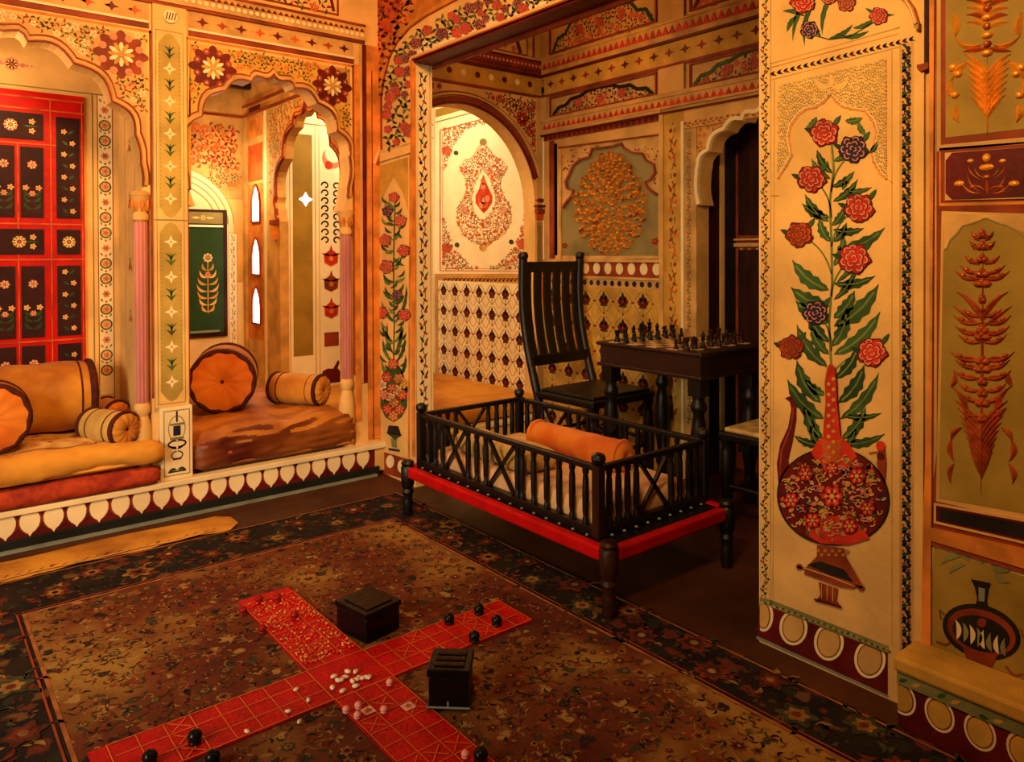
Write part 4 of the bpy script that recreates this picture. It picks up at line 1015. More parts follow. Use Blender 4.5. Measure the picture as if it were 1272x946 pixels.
def nichepanel(y1,y0,z0,z1,seed,lc='ink'):
    a,b=U(y1),U(y0); c.rect(a,z0,b,z1,'tan' if seed%2 else 'cream_dull',1); c.frame(a,z0,b,z1,.012,'brown_red',2,d=.008)
    h=z1-z0
    P=[]
    K=[(0,0),(.06,.35),(.14,.40),(.20,.66),(.30,.70),(.38,.88),(.5,.94),(.62,.88),(.70,.70),(.80,.66),(.86,.40),(.94,.35),(1,0)]
    for t,q in K: P.append((a+.03+(b-a-.06)*t,z0+.012+h*.9*q))
    c.line(P,.020,lc,3,d=.004)
    c.fill(lambda p:inpoly(p,P) and min((p[0]-q[0])**2+(p[1]-q[1])**2 for q in P)>.0007,(a,z0,b,z1),.033,spandrel_motif(c,('red','pink','gold_ochre','shutter_green','maroon'),.020),seed=seed)
    for t in (.3,.5,.7): c.peony((a+(b-a)*t,z0+h*.42),.030,'red','pink','brown_red',5,seed=seed)
nichepanel(3.60,2.72,2.07,2.20,3); nichepanel(3.60,2.72,2.47,2.72,4,'shutter_green')
nichepanel(2.50,1.72,2.07,2.20,5,'green'); nichepanel(2.50,1.72,2.47,2.72,6,'maroon')
for y1,y0 in ((3.684,3.62),(2.70,2.53),(1.70,1.58)):
    for z0,z1 in ((2.07,2.205),(2.452,2.735)): c.rect(U(y1),z0,U(y0),z1,'cream_dull',1,d=.014); c.rect(U(y1)+.03,z0+.01,U(y0)-.03,z1-.01,'olive' if y1<3.6 else 'brown_red',24)
# right-hand post beside the doorway
c.rect(U(2.695),.0,U(2.53),1.955,'gold_ochre',1,d=.012); c.rect(U(2.695),.0,U(2.665),1.955,'cream_dull',1,d=.02); c.rect(U(2.545),0,U(2.528),1.90,'cream_light',1,d=.02)
c.rect(U(2.53),1.86,U(1.5),1.955,'cream_dull',1,d=.012); c.rect(U(2.53),.0,U(2.455),1.86,'tan',1,d=.006)
c5=Cv('x',XD-.012); c5.vine((U(2.605),.3),(U(2.605),1.9),.07,['orange_red','brown_red','tan'],step=.08,L=1,stem='brown_red'); c5.vine((U(2.53),1.88),(U(1.6),1.88),.04,['orange_red','brown_red'],step=.05,L=1,stem='brown_red')
c5.vine((U(2.50),.3),(U(2.50),1.84),.030,['olive_grey','brown_red'],step=.035,L=1,stem='olive_grey',fl=False)
c5.build('vine_border',wd)
dcore=dd
for w,off,m,q in ((.020,.012,'cream_light',.02),(.006,.030,'brown_red',.006)):
    P=[]
    for p in dcore:
        v=Vector((p[0]+2.06,p[1]-1.3)).normalized(); P.append((p[0]+v.x*off,p[1]+v.y*off))
    c.line(P,w,m,1,d=q)
c.fill(lambda p:U(2.44)<p[0]<U(1.66) and 1.55<p[1]<1.85 and not inpoly(p,dd+[(dd[-1][0],0),(dd[0][0],0)]) and min((p[0]-q[0])**2+(p[1]-q[1])**2 for q in dd)>.0025,(U(2.44),1.5,U(1.66),1.85),.028,spandrel_motif(c,('orange','gold_ochre','red','orange_red','brown_red'),.016),seed=15)
# discs, dots and dado tiles
c.rect(U(3.684),1.065,U(2.69),1.150,'brown_red',2,d=.002); c.rect(U(3.684),1.150,U(2.69),1.165,'tan',1,d=.012); c.rect(U(3.684),1.05,U(2.69),1.062,'tan',1,d=.010)
n=10
for i in range(n): c.circ((U(3.60)+.092*(i+.5),1.112),.029,'cream_light' ,6,n=14,ry=.034); 
c.rect(U(3.684),1.0,U(2.69),1.048,'cream_dull',2); c.dots(U(3.66),U(2.69),1.025,.058,.017,'navy',4)
c.rect(U(3.56),1.19,U(3.535),1.90,'maroon',1); c.rect(U(3.60),1.17,U(3.56),1.92,'brown_red',1,d=.01)  # maroon strip paints the shadow along the niche's left edge
c.build('frieze_painting',wd)
def dado(yA,yB,z0,rows,name,ground):
    c=Cv('x',XD); c.rect(U(yA),z0,U(yB),.998,ground,3)
    st=.152; n=int((yA-yB)/st)+1
    for a_ in range(-3*0,1): pass
    for r in range(rows):
        z=.918-r*st
        if z<z0-.02: break
        for i in range(n):
            u=U(yA)+st*(i+.5)
            if u>U(yB)-.03: continue
            for s in (-1,1):
                c.line([(u+s*.016*k+s*.008,z-.02-.0185*k+.006*math.sin(k*1.5)) for k in range(5)],.006,'tan',4)
                c.line([(u+s*.030,z+.006),(u+s*.05,z+.012),(u+s*.068,z+.002)],.006,'tan',4); c.circ((u+s*.070,z),.008,'brown_red',5,n=6)
                c.leaf((u,z-.03),(u+s*.034,z-.028),.016,'shutter_green',5,bend=.2*s); c.leaf((u,z-.01),(u+s*.042,z+.018),.020,'navy',5,bend=-.2*s)
                c.leaf((u,z-.005),(u+s*.026,z+.034),.016,'maroon',6)
            for s in (-1,1):
                for e in (-1,1): c.line([(u+s*.012,z+e*.066),(u+s*.036,z+e*.048),(u+s*.066,z+e*.012)],.005,'olive_grey',4)
            c.circ((u,z+.006),.036,'maroon',6,n=10,ry=.032); c.leaf((u,z),(u,z+.062),.028,'navy',7); c.circ((u,z+.004),.010,'brown_red',8,n=8)
            c.rect(u-.004,z-.062,u+.004,z-.025,'olive_grey',4); c.circ((u,z-.070),.009,'brown_red',5,n=6)
    c.build(name,wd)
dado(3.66,2.70,.0,7,'tile_dado','gold_ochre')
dado(4.90,3.81,.17,6,'tile_dado','lime_white')
# the gilded medallion in its cusped niche
c=Cv('x',XD,px=True)
Cz=lambda a,b:(680+a/4.73,160+b/4.73)
NB=[Cz(*q) for q in ((75,745),(75,480),(95,465),(118,430),(150,390),(155,360),(120,350),(112,310),(135,265),(155,215),(200,180),(250,165),(268,115),(330,112),(400,100),(440,85),(452,112),(500,140),(560,145),(585,185),(630,210),(637,260),(610,300),(578,312),(595,350),(650,388),(652,745))]
c.poly([Cz(70,110),Cz(655,35),Cz(655,770),Cz(70,770)],'tan',2)
c.poly(NB,'olive_grey',3,d=0)
c.line(NB[2:-1],2.6,'brown_red',5,d=.010)
c.line([Cz(x,y) for x,y in ((78,120),(78,770))],3,'tan',4,d=.006); c.line([Cz(60,770),Cz(660,755)],2.5,'tan',4,d=.010); c.line([Cz(70,112),Cz(655,35)],2.2,'brown_red',4,d=.006)
c.flower(Cz(105,685),4,('brown_red','maroon','red'),5,5); c.flower(Cz(635,660),5,('brown_red','maroon','red'),5,5)
c.fill(lambda p:not inpoly(p,NB) and p[1]>Cz(0,60)[1]+ (0 if p[0]>740 else 10),(Cz(85,0)[0],Cz(0,110)[1],Cz(645,0)[0],Cz(0,330)[1]),4.5,lambda p,R:c.leaf(p,(p[0]+R.uniform(-6,6),p[1]+R.uniform(-6,6)),2.6,('orange_red','brown_red','gold_ochre')[R.randrange(3)],4),seed=3,tries=1500)
c.build('niche_painting',wd)
c=Cv('x',XD,px=True,out=.003)
R=random.Random(21); k=.0058; CXm,CYm=759,252
for ring in range(13):
    rr=ring/12; n=max(1,int(34*rr))
    for i in range(n):
        t=2*PI*i/n+ring*.4; x=CXm+42*rr*math.cos(t)*(1-.10*math.sin(t)*-1*rr*0); y=CYm+60*rr*math.sin(t)
        if math.sin(t)<-.2: x=CXm+42*rr*math.cos(t)*(1-.28*abs(math.sin(t)))
        c.dome((x,y),R.uniform(1.9,3.1)*k,R.uniform(1.2,2.0)*k,R.uniform(0,3.14),.020,('gilt','gilt','orange')[R.randrange(3)],n=7)
        if i%2: c.ridge((x,y),(x+6*math.cos(t+.8),y+7*math.sin(t+.8)),2.0*k,.018,'gilt',bend=.2)
        else: c.ridge((x,y),(x+6*math.cos(t-.8),y+7*math.sin(t-.8)),2.0*k,.018,'gilt_red' if R.random()<.35 else 'gilt',bend=-.2)
c.build('gilded_medallion',wd)
# painted medallion panel of the rear room
c=Cv('x',XD,px=True)
Q=lambda a,b:(520+a/3.94,120+b/3.94)
c.poly([(540,134),(676,99),(676,340),(540,340)],'lime_white',1)
fr=[(547,162),(672,128),(672,337),(547,336)]
c.line(fr+[fr[0]],1.4,'orange_red',4); c.line([(550,166),(669,133),(669,334),(550,333),(550,166)],.6,'orange',4)
c.line([(541,152),(676,116)],1.5,'faded_green',3); c.poly([(541,136),(676,100),(676,108),(541,146)],'olive',2)
EL=lambda p:((p[0]-601)/50)**2+((p[1]-243)/87)**2
def sm(rad,ms):
    def fn(p,R):
        kk=R.random(); t=R.random()*6.28
        if kk<.42: c.flower(p,rad*R.uniform(.9,1.5),(ms[R.randrange(2)],ms[2],ms[3]),5,5,rot=t)
        else:
            for j in range(3): a=t+2.1*j; c.leaf(p,(p[0]+math.cos(a)*rad*1.9,p[1]+math.sin(a)*rad*1.9),rad*.95,(ms[4],ms[5])[R.randrange(2)],4,bend=.25)
    return fn
c.fill(lambda p:EL(p)>1.08 and 551<p[0]<668 and inpoly(p,fr),(550,130,670,333),3.4,sm(1.8,('red','orange_red','pink','gold_ochre','brown_red','faded_green')),seed=9,tries=9000)
OT=[Q(*q) for q in ((315,225),(350,265),(375,300),(410,310),(438,345),(405,400),(400,440),(420,490),(450,540),(455,610),(420,670),(380,700),(315,735),(255,700),(215,672),(185,610),(195,540),(225,490),(238,440),(232,400),(200,345),(225,310),(262,300),(285,262))]
IN=[Q(*q) for q in ((315,350),(345,395),(368,440),(382,500),(365,560),(330,600),(300,600),(268,560),(258,500),(268,440),(288,395))]
c.fill(lambda p:inpoly(p,OT) and not inpoly(p,IN),(560,170,640,310),3.0,sm(1.6,('orange_red','red','pink','gold_ochre','tan','brown_red')),seed=10,tries=6000)
c.line(OT+[OT[0]],.8,'tan',3); c.line(IN+[IN[0]],.7,'tan',3)
c.circ(Q(317,222),4.5,'olive_grey',5,n=10); c.circ(Q(315,738),4.5,'tan',5,n=10)
c.poly([Q(*q) for q in ((318,380),(332,420),(345,450),(362,485),(360,520),(338,550),(320,570),(300,548),(280,520),(280,485),(298,450),(306,420))],'red',5)
for i,(a,b) in enumerate(((318,510),(300,500),(338,500),(318,470),(310,530),(330,530),(318,440),(317,415))): c.circ(Q(a,b),3.2,('pink','orange_red')[i%2],7,n=8,ry=4.5); 
for s in (-1,1): c.peony(Q(318+s*98,555),5,'pink','lime_white','red',5,seed=3)
for q in (Q(185,275),Q(190,725),Q(455,710)): c.circ(q,3,'shutter_green',8,n=8)
for q in (Q(140,740),Q(510,720),Q(140,265)): c.peony(q,6,'orange_red','pink','red',8,seed=2)
c.line([(548,345),(676,346)],1,'tan',3)
for i in range(24): c.circ((552+i*4.9,347.5+i*.05),1.5,'navy' if i%2 else 'brown_red',4,n=6); c.leaf((552+i*4.9,347),(556+i*4.9,345),1.6,'ink',4)
c.build('medallion_painting',wd)
# ================================================================== SOFT FURNISHINGS IN THE ALCOVES
def mattress(name,label,cat,x0,x1,y0,y1,z0,z1,m,clip=(),**k):
    cx,cy=(x0+x1)/2,(y0+y1)/2
    o=soft_box(name,x0-cx,x1-cx,y0-cy,y1-cy,0,z1-z0,m,loc=(cx,cy,z0),**k)
    for v in o.data.vertices:      # tucked in behind the column, bulging a little in front of it
        for side,xl,yl in clip:
            if v.co.y+cy>yl:
                if side>0 and v.co.x+cx>xl: v.co.x=xl-cx
                if side<0 and v.co.x+cx<xl: v.co.x=xl-cx
    return tag(o,label,cat)
quilt=mattress('folded_quilt','red patterned quilt lying flat under the ochre mattress, left alcove','quilt',-.28,.905,3.60,4.20,.173,.262,'quilt_red',clip=((1,.800,3.642),(-1,-.245,3.642)),r=.04,n=(44,22,6),amp=.010,fs=5,seed=3)
m1=mattress('floor_mattress','ochre gold mattress on the red quilt in the left alcove','mattress',-.27,.915,3.585,4.19,.268,.385,'cover_ochre',clip=((1,.800,3.642),(-1,-.245,3.642)),r=.055,n=(70,36,10),amp=.019,fs=5.5,seed=8,sag=lambda x,y:-.018*max(0,(x-.3)/.3))
# woven band on top of the ochre mattress
c=Cv('z',.120)
R=random.Random(4)
for i in range(46):
    x=R.uniform(-.56,.52); y=R.uniform(-.25,.20); k=R.random()
    if k<.5: c.flower((x,y),R.uniform(.014,.024),('orange','velvet_pale' if False else 'tan','red'),5,2)
    else: c.leaf((x,y),(x+R.uniform(-.05,.05),y+R.uniform(-.03,.03)),.02,'brown_red',2,bend=.2)
# drape the painted blossoms on the cover
def drape(o,c,src):
    from mathutils.bvhtree import BVHTree
    me=src.data; bv=BVHTree.FromPolygons([v.co.copy() for v in me.vertices],[list(p.vertices) for p in me.polygons])
    for v in o.data.vertices:
        hit=bv.ray_cast(Vector((v.co.x,v.co.y,1)),Vector((0,0,-1)))
        if hit[0] is not None: v.co.z=hit[0].z+.0015+(v.co.z-c)*.6
po=c.build('woven_pattern',m1); drape(po,.120,m1); po['kind']='stuff'
g=MB(); v=[];fc=[]
for i in range(41):
    for j in range(17): v.append((-.57+i*.0268,-.205+.008*math.sin(i*.9)*(j==0)+j*.027,.120))
for i in range(40):
    for j in range(16): a=i*17+j; fc.append((a,a+17,a+18,a+1))
g.add(v,fc,'throw_pale'); th=g.build('throw',m1); drape(th,.1195,m1)
c=Cv('z',.120)
for i in range(58): c.leaf((-.565+i*.0186,-.203+.004*math.sin(i)),(-.548+i*.0186,-.199+.006*math.cos(i)),.009,'brown_red' if i%3 else 'fringe',4)
ho=c.build('throw_hem',m1); drape(ho,.120,m1)
# piping along the front edge of the mattress top
pts=[(-.56+i*.028,-.262+.004*math.sin(i*1.3),0) for i in range(41)]
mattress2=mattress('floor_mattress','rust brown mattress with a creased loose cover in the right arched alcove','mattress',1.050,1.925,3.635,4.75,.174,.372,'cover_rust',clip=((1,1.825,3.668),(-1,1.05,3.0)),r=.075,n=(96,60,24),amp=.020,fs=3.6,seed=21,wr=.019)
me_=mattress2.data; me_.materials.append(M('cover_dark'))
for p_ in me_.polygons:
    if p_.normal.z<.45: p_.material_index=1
m3=mattress('floor_mattress','yellow mattress on the raised floor behind the high-backed chair','mattress',2.06,3.235,3.66,4.90,.174,.292,'cover_ochre',r=.05,n=(40,40,6),amp=.012,fs=4,seed=31)

def bolster(name,label,loc,L,r,heading,body,end,trim,tilt=0,group=None,pleat=True,squash=.0):
    """round cushion lying on its side; local axis x, far end at +x"""
    t=thing(name,label,'cushion',loc,heading,group)
    b=MB(); n=22; prof=[]
    for i in range(n+1):
        s=-L/2+L*i/n; e=min(1,(L/2-abs(s))/.05)
        prof.append((r*(.90+.10*math.sqrt(max(0,e*(2-e))))*(1+.018*math.sin(i*1.1)),s))
    b.lathe(prof,(0,0,r),body,36,'x'); o=b.build('cover',t,smooth=50)
    for s in (-1,1):
        ring=MB(); pts=[(s*(L/2-.004),r*.93*math.cos(a),r+r*.93*math.sin(a)) for a in [2*PI*i/40 for i in range(40)]]
        v=[];fc=[]
        for i,p in enumerate(pts):
            a=2*PI*i/40
            for k in range(8):
                b_=2*PI*k/8; q_=.008+r*.055; rr=r*.93+q_*math.cos(b_)*(1+.06*(i%2)); v.append((s*(L/2-.004)+q_*math.sin(b_),rr*math.cos(a),r+rr*math.sin(a)))
        for i in range(40):
            for k in range(8): fc.append((i*8+k,i*8+(k+1)%8,((i+1)%40)*8+(k+1)%8,((i+1)%40)*8+k))
        ring.add(v,fc,trim); ring.build('piping',t,smooth=60)
        e=MB(); v=[(s*(L/2+.006),0,r)];fc=[];seg=48;R_=[.12,.35,.6,.8,.93]
        for q in R_:
            for k in range(seg):
                a=2*PI*k/seg; pl=(.004*math.sin(k*PI*.5) if pleat else 0)*q
                v.append((s*(L/2+.004+.022*math.sin(PI*min(1,q*1.04))**.7+pl),r*q*math.cos(a),r+r*q*math.sin(a)))
        for k in range(seg): fc.append((0,1+k,1+(k+1)%seg))
        for j in range(len(R_)-1):
            for k in range(seg): a=1+j*seg+k; b2=1+j*seg+(k+1)%seg; fc.append((a,b2,b2+seg,a+seg))
        e.add(v,fc,end); eo=e.build('end_panel',t,smooth=60)
        if L>.2:
            sb=MB(); w_=s*(L/2-.055); sb.lathe([(r*.99,-.004),(r*1.022,-.002),(r*1.022,.002),(r*.99,.004)],(w_,0,r),trim if pleat else body,36,'x'); sb.build('seam',t,smooth=50)
        bt=MB(); bt.lathe([(.001,-.004),(.010,-.002),(.010,.003),(.001,.006)],(s*(L/2+.010),0,r),trim,10,'x'); bt.build('button',eo)
    return t
b1=bolster('bolster','big gold bolster lying along the back of the left alcove',(.31,4.048,.385),.78,.160,0,'velvet_gold','velvet_gold','fringe')
b0=bolster('bolster','bolster with a round orange end and fringed rim at the left edge of the photo',(.285,3.782,.385),.13,.145,math.radians(-94),'velvet_gold','velvet_orange','fringe')
b2=bolster('bolster','small pale gold bolster beside the pink column in the left alcove',(.722,3.765,.355),.22,.075,math.radians(-64),'velvet_pale','velvet_gold','fringe')
b3=bolster('bolster','small gold bolster behind the pink column at the back of the left alcove',(.801,4.10,.380),.15,.058,math.radians(-80),'velvet_gold','velvet_orange','fringe')
b4=bolster('bolster','large bolster with its round orange end facing the room, right arched alcove',(1.36,4.14,.375),.30,.165,math.radians(-112),'velvet_gold','velvet_orange','fringe')
b5=bolster('bolster','small gold bolster lying at the right of the rust brown mattress',(1.735,4.04,.365),.30,.083,math.radians(-58),'velvet_gold','velvet_gold','fringe')
# hanging in the first alcove: red frame bands and dark flowered panels
hg=thing('patchwork_hanging','red framed hanging with dark flowered panels behind the gold bolster','hanging',(.2,4.236,.55))
f=MB(); X0,X1,Z0,Z1=-.75,.515,.0,1.43
f.box(X0,X1,-.012,0,Z0,Z1,'cot_red'); bk=f.build('red_ground',hg)
# panels in local coordinates
xs=[(-.72,-.50),(-.46,-.24),(-.20,.02),(.045,.145),(.165,.265)]
c=Cv('y',4.236-.014)
def gx(x): return x+.2
def gz(z): return z+.55
cols=[(-.62,-.40),(-.36,-.14),(-.10,.12),(.140,.225),(.248,.342),(.395,.495)]
rows=[(.02,.22),(.26,.60),(.655,.775),(.83,1.165),(1.20,1.325)]
for ci,(a,b) in enumerate(cols):
    for ri,(p,q) in enumerate(rows):
        if ri==4 and ci in (3,): b2_=cols[4][1]
        elif ri==4 and ci==4: continue
        elif ri==2 and ci in (3,): b2_=cols[4][1]
        elif ri==2 and ci==4: continue
        else: b2_=b
        if ci==5 and ri==4: continue
        qq=q+(.155 if ci==5 and ri==3 else 0)
        u0,u1,v0,v1=gx(a),gx(b2_),gz(p),gz(qq)
        c.rect(u0,v0,u1,v1,'ink',2,d=.002); c.rect(u0+.006,v0+.006,u1-.006,v1-.006,'wine',5,d=.002)
        cx,cz=(u0+u1)/2,(v0+v1)/2
        if ri in (4,2):
            c.flower((cx-(.03 if ri==4 else 0),cz),.028,('pink','cream_light','orange') if ri==4 else ('gold_ochre','cream_light','orange_red'),10,9); 
            if u1-u0>.12:
                c.flower((cx+.055,cz+.022),.014,('cream','pink','orange'),5,9); c.flower((cx+.055,cz-.022),.014,('cream','pink','orange'),5,9)
                c.leaf((cx+.02,cz),(cx+.08,cz),.012,'shutter_green',9)
        else:
            n=max(1,int((v1-v0)/.16))
            if ci==5:
                for j in range(int((v1-v0)/.055)):
                    z=v0+.035+j*.055; s=(-1)**j
                    c.flower((cx+s*.018,z),.013,('cream','pink','orange'),5,9); c.leaf((cx,z-.01),(cx-s*.026,z+.01),.014,'shutter_green',9)
                c.line([(cx+.006*math.sin(t*1.3),v0+.02+(v1-v0-.04)*t/20) for t in range(21)],.004,'green',8)
            else:
                c.line([(cx,v0+.03),(cx,v1-.06)],.005,'green',8)
                h=v1-v0
                c.flower((cx,v1-.085),.020,('pink','cream_light','orange'),7,9)
                for s in (-1,1):
                    c.flower((cx+s*.026,v0+h*.42),.014,('cream','pink','orange'),5,9)
                    for e in (.12,.22,.3): c.leaf((cx,v0+h*e),(cx+s*.034,v0+h*(e+.10)),.016,'shutter_green',9,bend=-.2*s)
                c.flower((cx,v0+h*.34),.014,('pink','cream','orange'),6,9)
cx_=c
# orange edging lines
for a,b in ((gx(X0),gx(X1)),):
    for z in (.24,.63,.80,1.18,1.345,1.40): c.rect(a,gz(z)-.004,b-.0,gz(z)+.004,'orange_red',2)
for x in (.372,.505,.238,.128): c.rect(gx(x)-.003,gz(0),gx(x)+.003,gz(1.40 if x>.3 else 1.18),'orange_red',3)
po=c.build('flowered_panels',None); po.parent=hg; po.location=(-.2,-4.236,-.55)
# ================================================================== FLOOR COVERINGS
rn=thing('floor_runner','yellow cloth runner on the floor between the platform and the carpet','mat',(.05,3.4,0))
R=random.Random(3)
v=[];fc=[];N=60
for i in range(N+1):
    x=-1.6+ (2.66)*i/N
    for j,(y,z) in enumerate(((-.085+.012*math.sin(i*.7)+.008*math.sin(i*1.9),.006),(-.04,.011),(.06,.010),(.13+.01*math.sin(i*.4),.007))):
        v.append((x+ (.05 if j in (1,2) and i==N else 0),y,z))
for i in range(N):
    for j in range(3): a=i*4+j; fc.append((a,a+4,a+5,a+1))
f=MB(); f.add(v,fc,'runner'); f.build('runner_cloth',rn)
c=Cv('z',.012)
for i in range(70):
    x=-1.55+i*.0375
    c.leaf((x,3.33),(x+.03,3.335+R.uniform(-.01,.02)),.010,('cream_dull','tan','gold_ochre','brown_red','orange')[i%5],2,bend=.3)
c.line([(-1.55+i*.05,3.322+.006*math.sin(i)) for i in range(53)],.010,'cream_dull',1)
po=c.build('embroidered_edge',None); po.parent=rn; po.location=(-.05,-3.4,0)
# carpet
X0c,X1c,Y0c,Y1c=.075,1.935,-.9,3.30
cp=thing('carpet','old floral carpet with dark borders under the red game cloth','carpet',((X0c+X1c)/2,1.2,0))
ox,oy=(X0c+X1c)/2,1.2
f=MB(); f.box(X0c-ox,X1c-ox,Y0c-oy,Y1c-oy,0,.008,'carpet_border'); f.build('border',cp)
f=MB(); f.box(.318-ox,1.705-ox,-.6-oy,2.95-oy,.0078,.0094,'carpet_field'); f.build('field',cp)
c=Cv('z',.0094)
c.frame(.306,-.61,1.717,2.962,.011,'carpet_rim',1); c.frame(.290,-.63,1.733,2.978,.006,'brown_red',1); c.frame(X0c+.012,Y0c,X1c-.012,Y1c-.012,.008,'carpet_rim',1)
def rosette(p,r,R,L=1):
    ms=[('wool_rust','wool_gold','wool_black'),('wool_gold','wool_rust','wool_navy'),('wool_rust','wool_brown','wool_pale'),('wool_green','wool_gold','wool_rust'),('wool_brown','wool_rust','wool_gold')][R.randrange(5)]
    n=R.choice((6,8)); c.poly([(p[0]+r*(1+.22*math.cos(n*t))*math.cos(t),p[1]+r*(1+.22*math.cos(n*t))*math.sin(t)) for t in [2*PI*i/32 for i in range(32)]],ms[0],L)
    c.poly([(p[0]+r*.62*(1+.2*math.cos(n*t))*math.cos(t),p[1]+r*.62*(1+.2*math.cos(n*t))*math.sin(t)) for t in [2*PI*i/24 for i in range(24)]],ms[1],L+1); c.circ(p,r*.28,ms[2],L+2,n=9)
R=random.Random(17)
def bord(ax,a,b,k,w):
    n=int(abs(b-a)/.13)
    for i in range(n):
        t=a+(b-a)*(i+.5)/n; o_=(.028 if i%2 else -.028)*w
        p=(t,k+o_) if ax=='x' else (k+o_,t); rosette(p,.036+.012*R.random(),R,2)
        for j in range(7):
            g=R.random()*6.28; q=(p[0]+math.cos(g)*.052,p[1]+math.sin(g)*.052)
            c.leaf(q,(q[0]+math.cos(g+R.uniform(-1.2,1.2))*.042,q[1]+math.sin(g+R.uniform(-1.2,1.2))*.042),.018,('wool_rust','wool_green','wool_gold','wool_brown','wool_green')[R.randrange(5)],1,bend=.25)
    
bord('y',-.6,3.2,.185,1.6); bord('y',-.6,3.2,1.83,1.6); bord('x',.35,1.7,3.13,1.9)
def cross(p): return (abs(p[0]-.975)<.10 and 1.2<p[1]<2.6) or (abs(p[1]-1.935)<.10 and .3<p[0]<1.62)
def fm(p,R):
    k=R.random(); cr=('wool_brown','wool_navy','wool_rust','wool_green','wool_rust','wool_gold','wool_brown','wool_gold')
    if k<.22: rosette(p,R.uniform(.009,.020),R,1)
    else:
        a=R.random()*6.28
        if k<.45:
            c.line([(p[0]+.032*math.cos(a+t)*(1-t*.1),p[1]+.032*math.sin(a+t)*(1-t*.1)) for t in [.45*i for i in range(8)]],.0035,('wool_gold','wool_green','wool_rust','wool_pale')[R.randrange(4)],1,taper=True)
        for j in range(R.randrange(2,5)):
            b=a+j*1.7; c.leaf(p,(p[0]+math.cos(b)*.026,p[1]+math.sin(b)*.026),R.uniform(.006,.011),cr[R.randrange(8)],2,bend=.3)
c.fill(lambda p:not cross(p),(.35,.7,1.67,2.91),.034,fm,seed=8,tries=9000)
po=c.build('woven_flowers',None); po.parent=cp; po.location=(-ox,-oy,0)
po['kind']='stuff'
# ------------------------------------------------------------------ game cloth: a red cross laid on the carpet
GX,GY=.978,1.935; GZ=.0125; W=.090; ARM=.60
gc=thing('game_cloth','red cross-shaped cloth game board lying on the carpet','game cloth',(GX,GY,GZ))
f=MB()
def cloth(x0,x1,y0,y1,n,m_):
    v=[];fc=[]
    for i in range(n+1):
        for j in range(m_+1):
            x=x0+(x1-x0)*i/n; y=y0+(y1-y0)*j/m_
            v.append((x,y,.0035+.0012*math.sin(x*37+y*13)*math.sin(y*31)))
    for i in range(n):
        for j in range(m_): a=i*(m_+1)+j; fc.append((a,a+m_+1,a+m_+2,a+1))
    k=len(v); f.add(v,fc,'cloth_red')
    f.box(x0,x1,y0,y1,-.002,.0018,'cloth_red')
cloth(-W,W,-W,W,6,6); cloth(W,ARM+.005,-W,W,24,6); cloth(-ARM-.04,-W,-W,W,24,6); cloth(-W,W,W,ARM+.05,6,24); cloth(-W,W,-ARM-.05,-W,6,24)
f.build('cloth',gc)
c=Cv('z',.0052)
for d in range(4):
    ca,sa=[(1,0),(0,1),(-1,0),(0,-1)][d]
    T=lambda a,b:(a*ca-b*sa,a*sa+b*ca)
    def seg(p,q,w=.0026,m='thread_gold',L=1): c.line([T(*p),T(*q)],w,m,L)
    seg((W,-W),(W,W),.003); 
    for s in (-1,1): seg((W,s*W*.97),(ARM,s*W*.97)); seg((W,s*W*.34),(ARM-.01,s*W*.34))
    for i in range(1,9): 
        a=W+i*(ARM-W)/8; seg((a,-W),(a,W))
    for i,b in ((2,1),(2,-1),(5,0),(5,1),(5,-1),(1,0)):
        a=W+(i+.5)*(ARM-W)/8; y0=b*W*.66; h=.022
        if d in (1,3,0) or i==5:
            seg((a-h,y0-h),(a+h,y0+h)); seg((a-h,y0+h),(a+h,y0-h))
    if d==3:
        for a,b in ((.24,.045),(.19,-.045)): 
            q=T(a,b); c.poly([(q[0]-.016,q[1]-.016),(q[0]+.016,q[1]-.016),(q[0]+.016,q[1]+.016),(q[0]-.016,q[1]+.016)],'shell_pink',2); c.flower(q,.011,('gold_ochre','red','brown_red'),5,3)
c.build('stitched_grid',gc)
# beadwork on the far arm
f=MB(); R=random.Random(6)
for i in range(520):
    x=R.uniform(-W+.008,W-.008); y=W+.03+(ARM-W-.02)*R.random()**1.15
    r=R.uniform(.0022,.0048); f.lathe([(r*.3,0),(r,r*.5),(r*.7,r*1.1),(r*.1,r*1.3)],(x,y,.005),'bead_gold' if R.random()<.30 else 'bead_red',6)
bo=f.build('beadwork',gc); bo['kind']='stuff'; bo['label']='glittering red and gold beadwork on the far arm of the cloth'
# cowrie shells
def shell(sz=.0105,m='shell'):
    b=MB(); v=[];fc=[];n=10;mm=7
    b.lathe([(.0006,-sz),(sz*.42,-sz*.8),(sz*.62,-sz*.35),(sz*.68,0),(sz*.60,sz*.4),(sz*.36,sz*.82),(.0006,sz)],(0,0,sz*.5),m,12,'x')
    b.v=[(x,y,max(0,z*.86)) for x,y,z in b.v]
    b.box(-sz*.6,sz*.6,-sz*.05,sz*.05,sz*.98,sz*1.02,'brown_red')
    return b
s0=tag(shell().build('cowrie_shell',None,smooth=60),'white cowrie shell in the loose heap at the centre of the red cloth','shell','cowries at the centre of the cloth')
spots=[(415,841),(420,846),(425,845),(429,842),(413,855),(426,859),(432,835),(442,835),(443,845),(446,843),(451,843),(455,842),(459,842),(442,853),(438,847)]
for i,(x,y) in enumerate(spots):
    o=s0 if i==0 else s0.copy()
    if i: C.objects.link(o)
    p=on(x,y,z=GZ+.006); o.location=(p[0],p[1],GZ+.0052); o.rotation_euler=(0,0,i*1.9)
s1=tag(shell(.0085).build('cowrie_shell',None,smooth=60),'x','shell','loose shells on the near left arm')
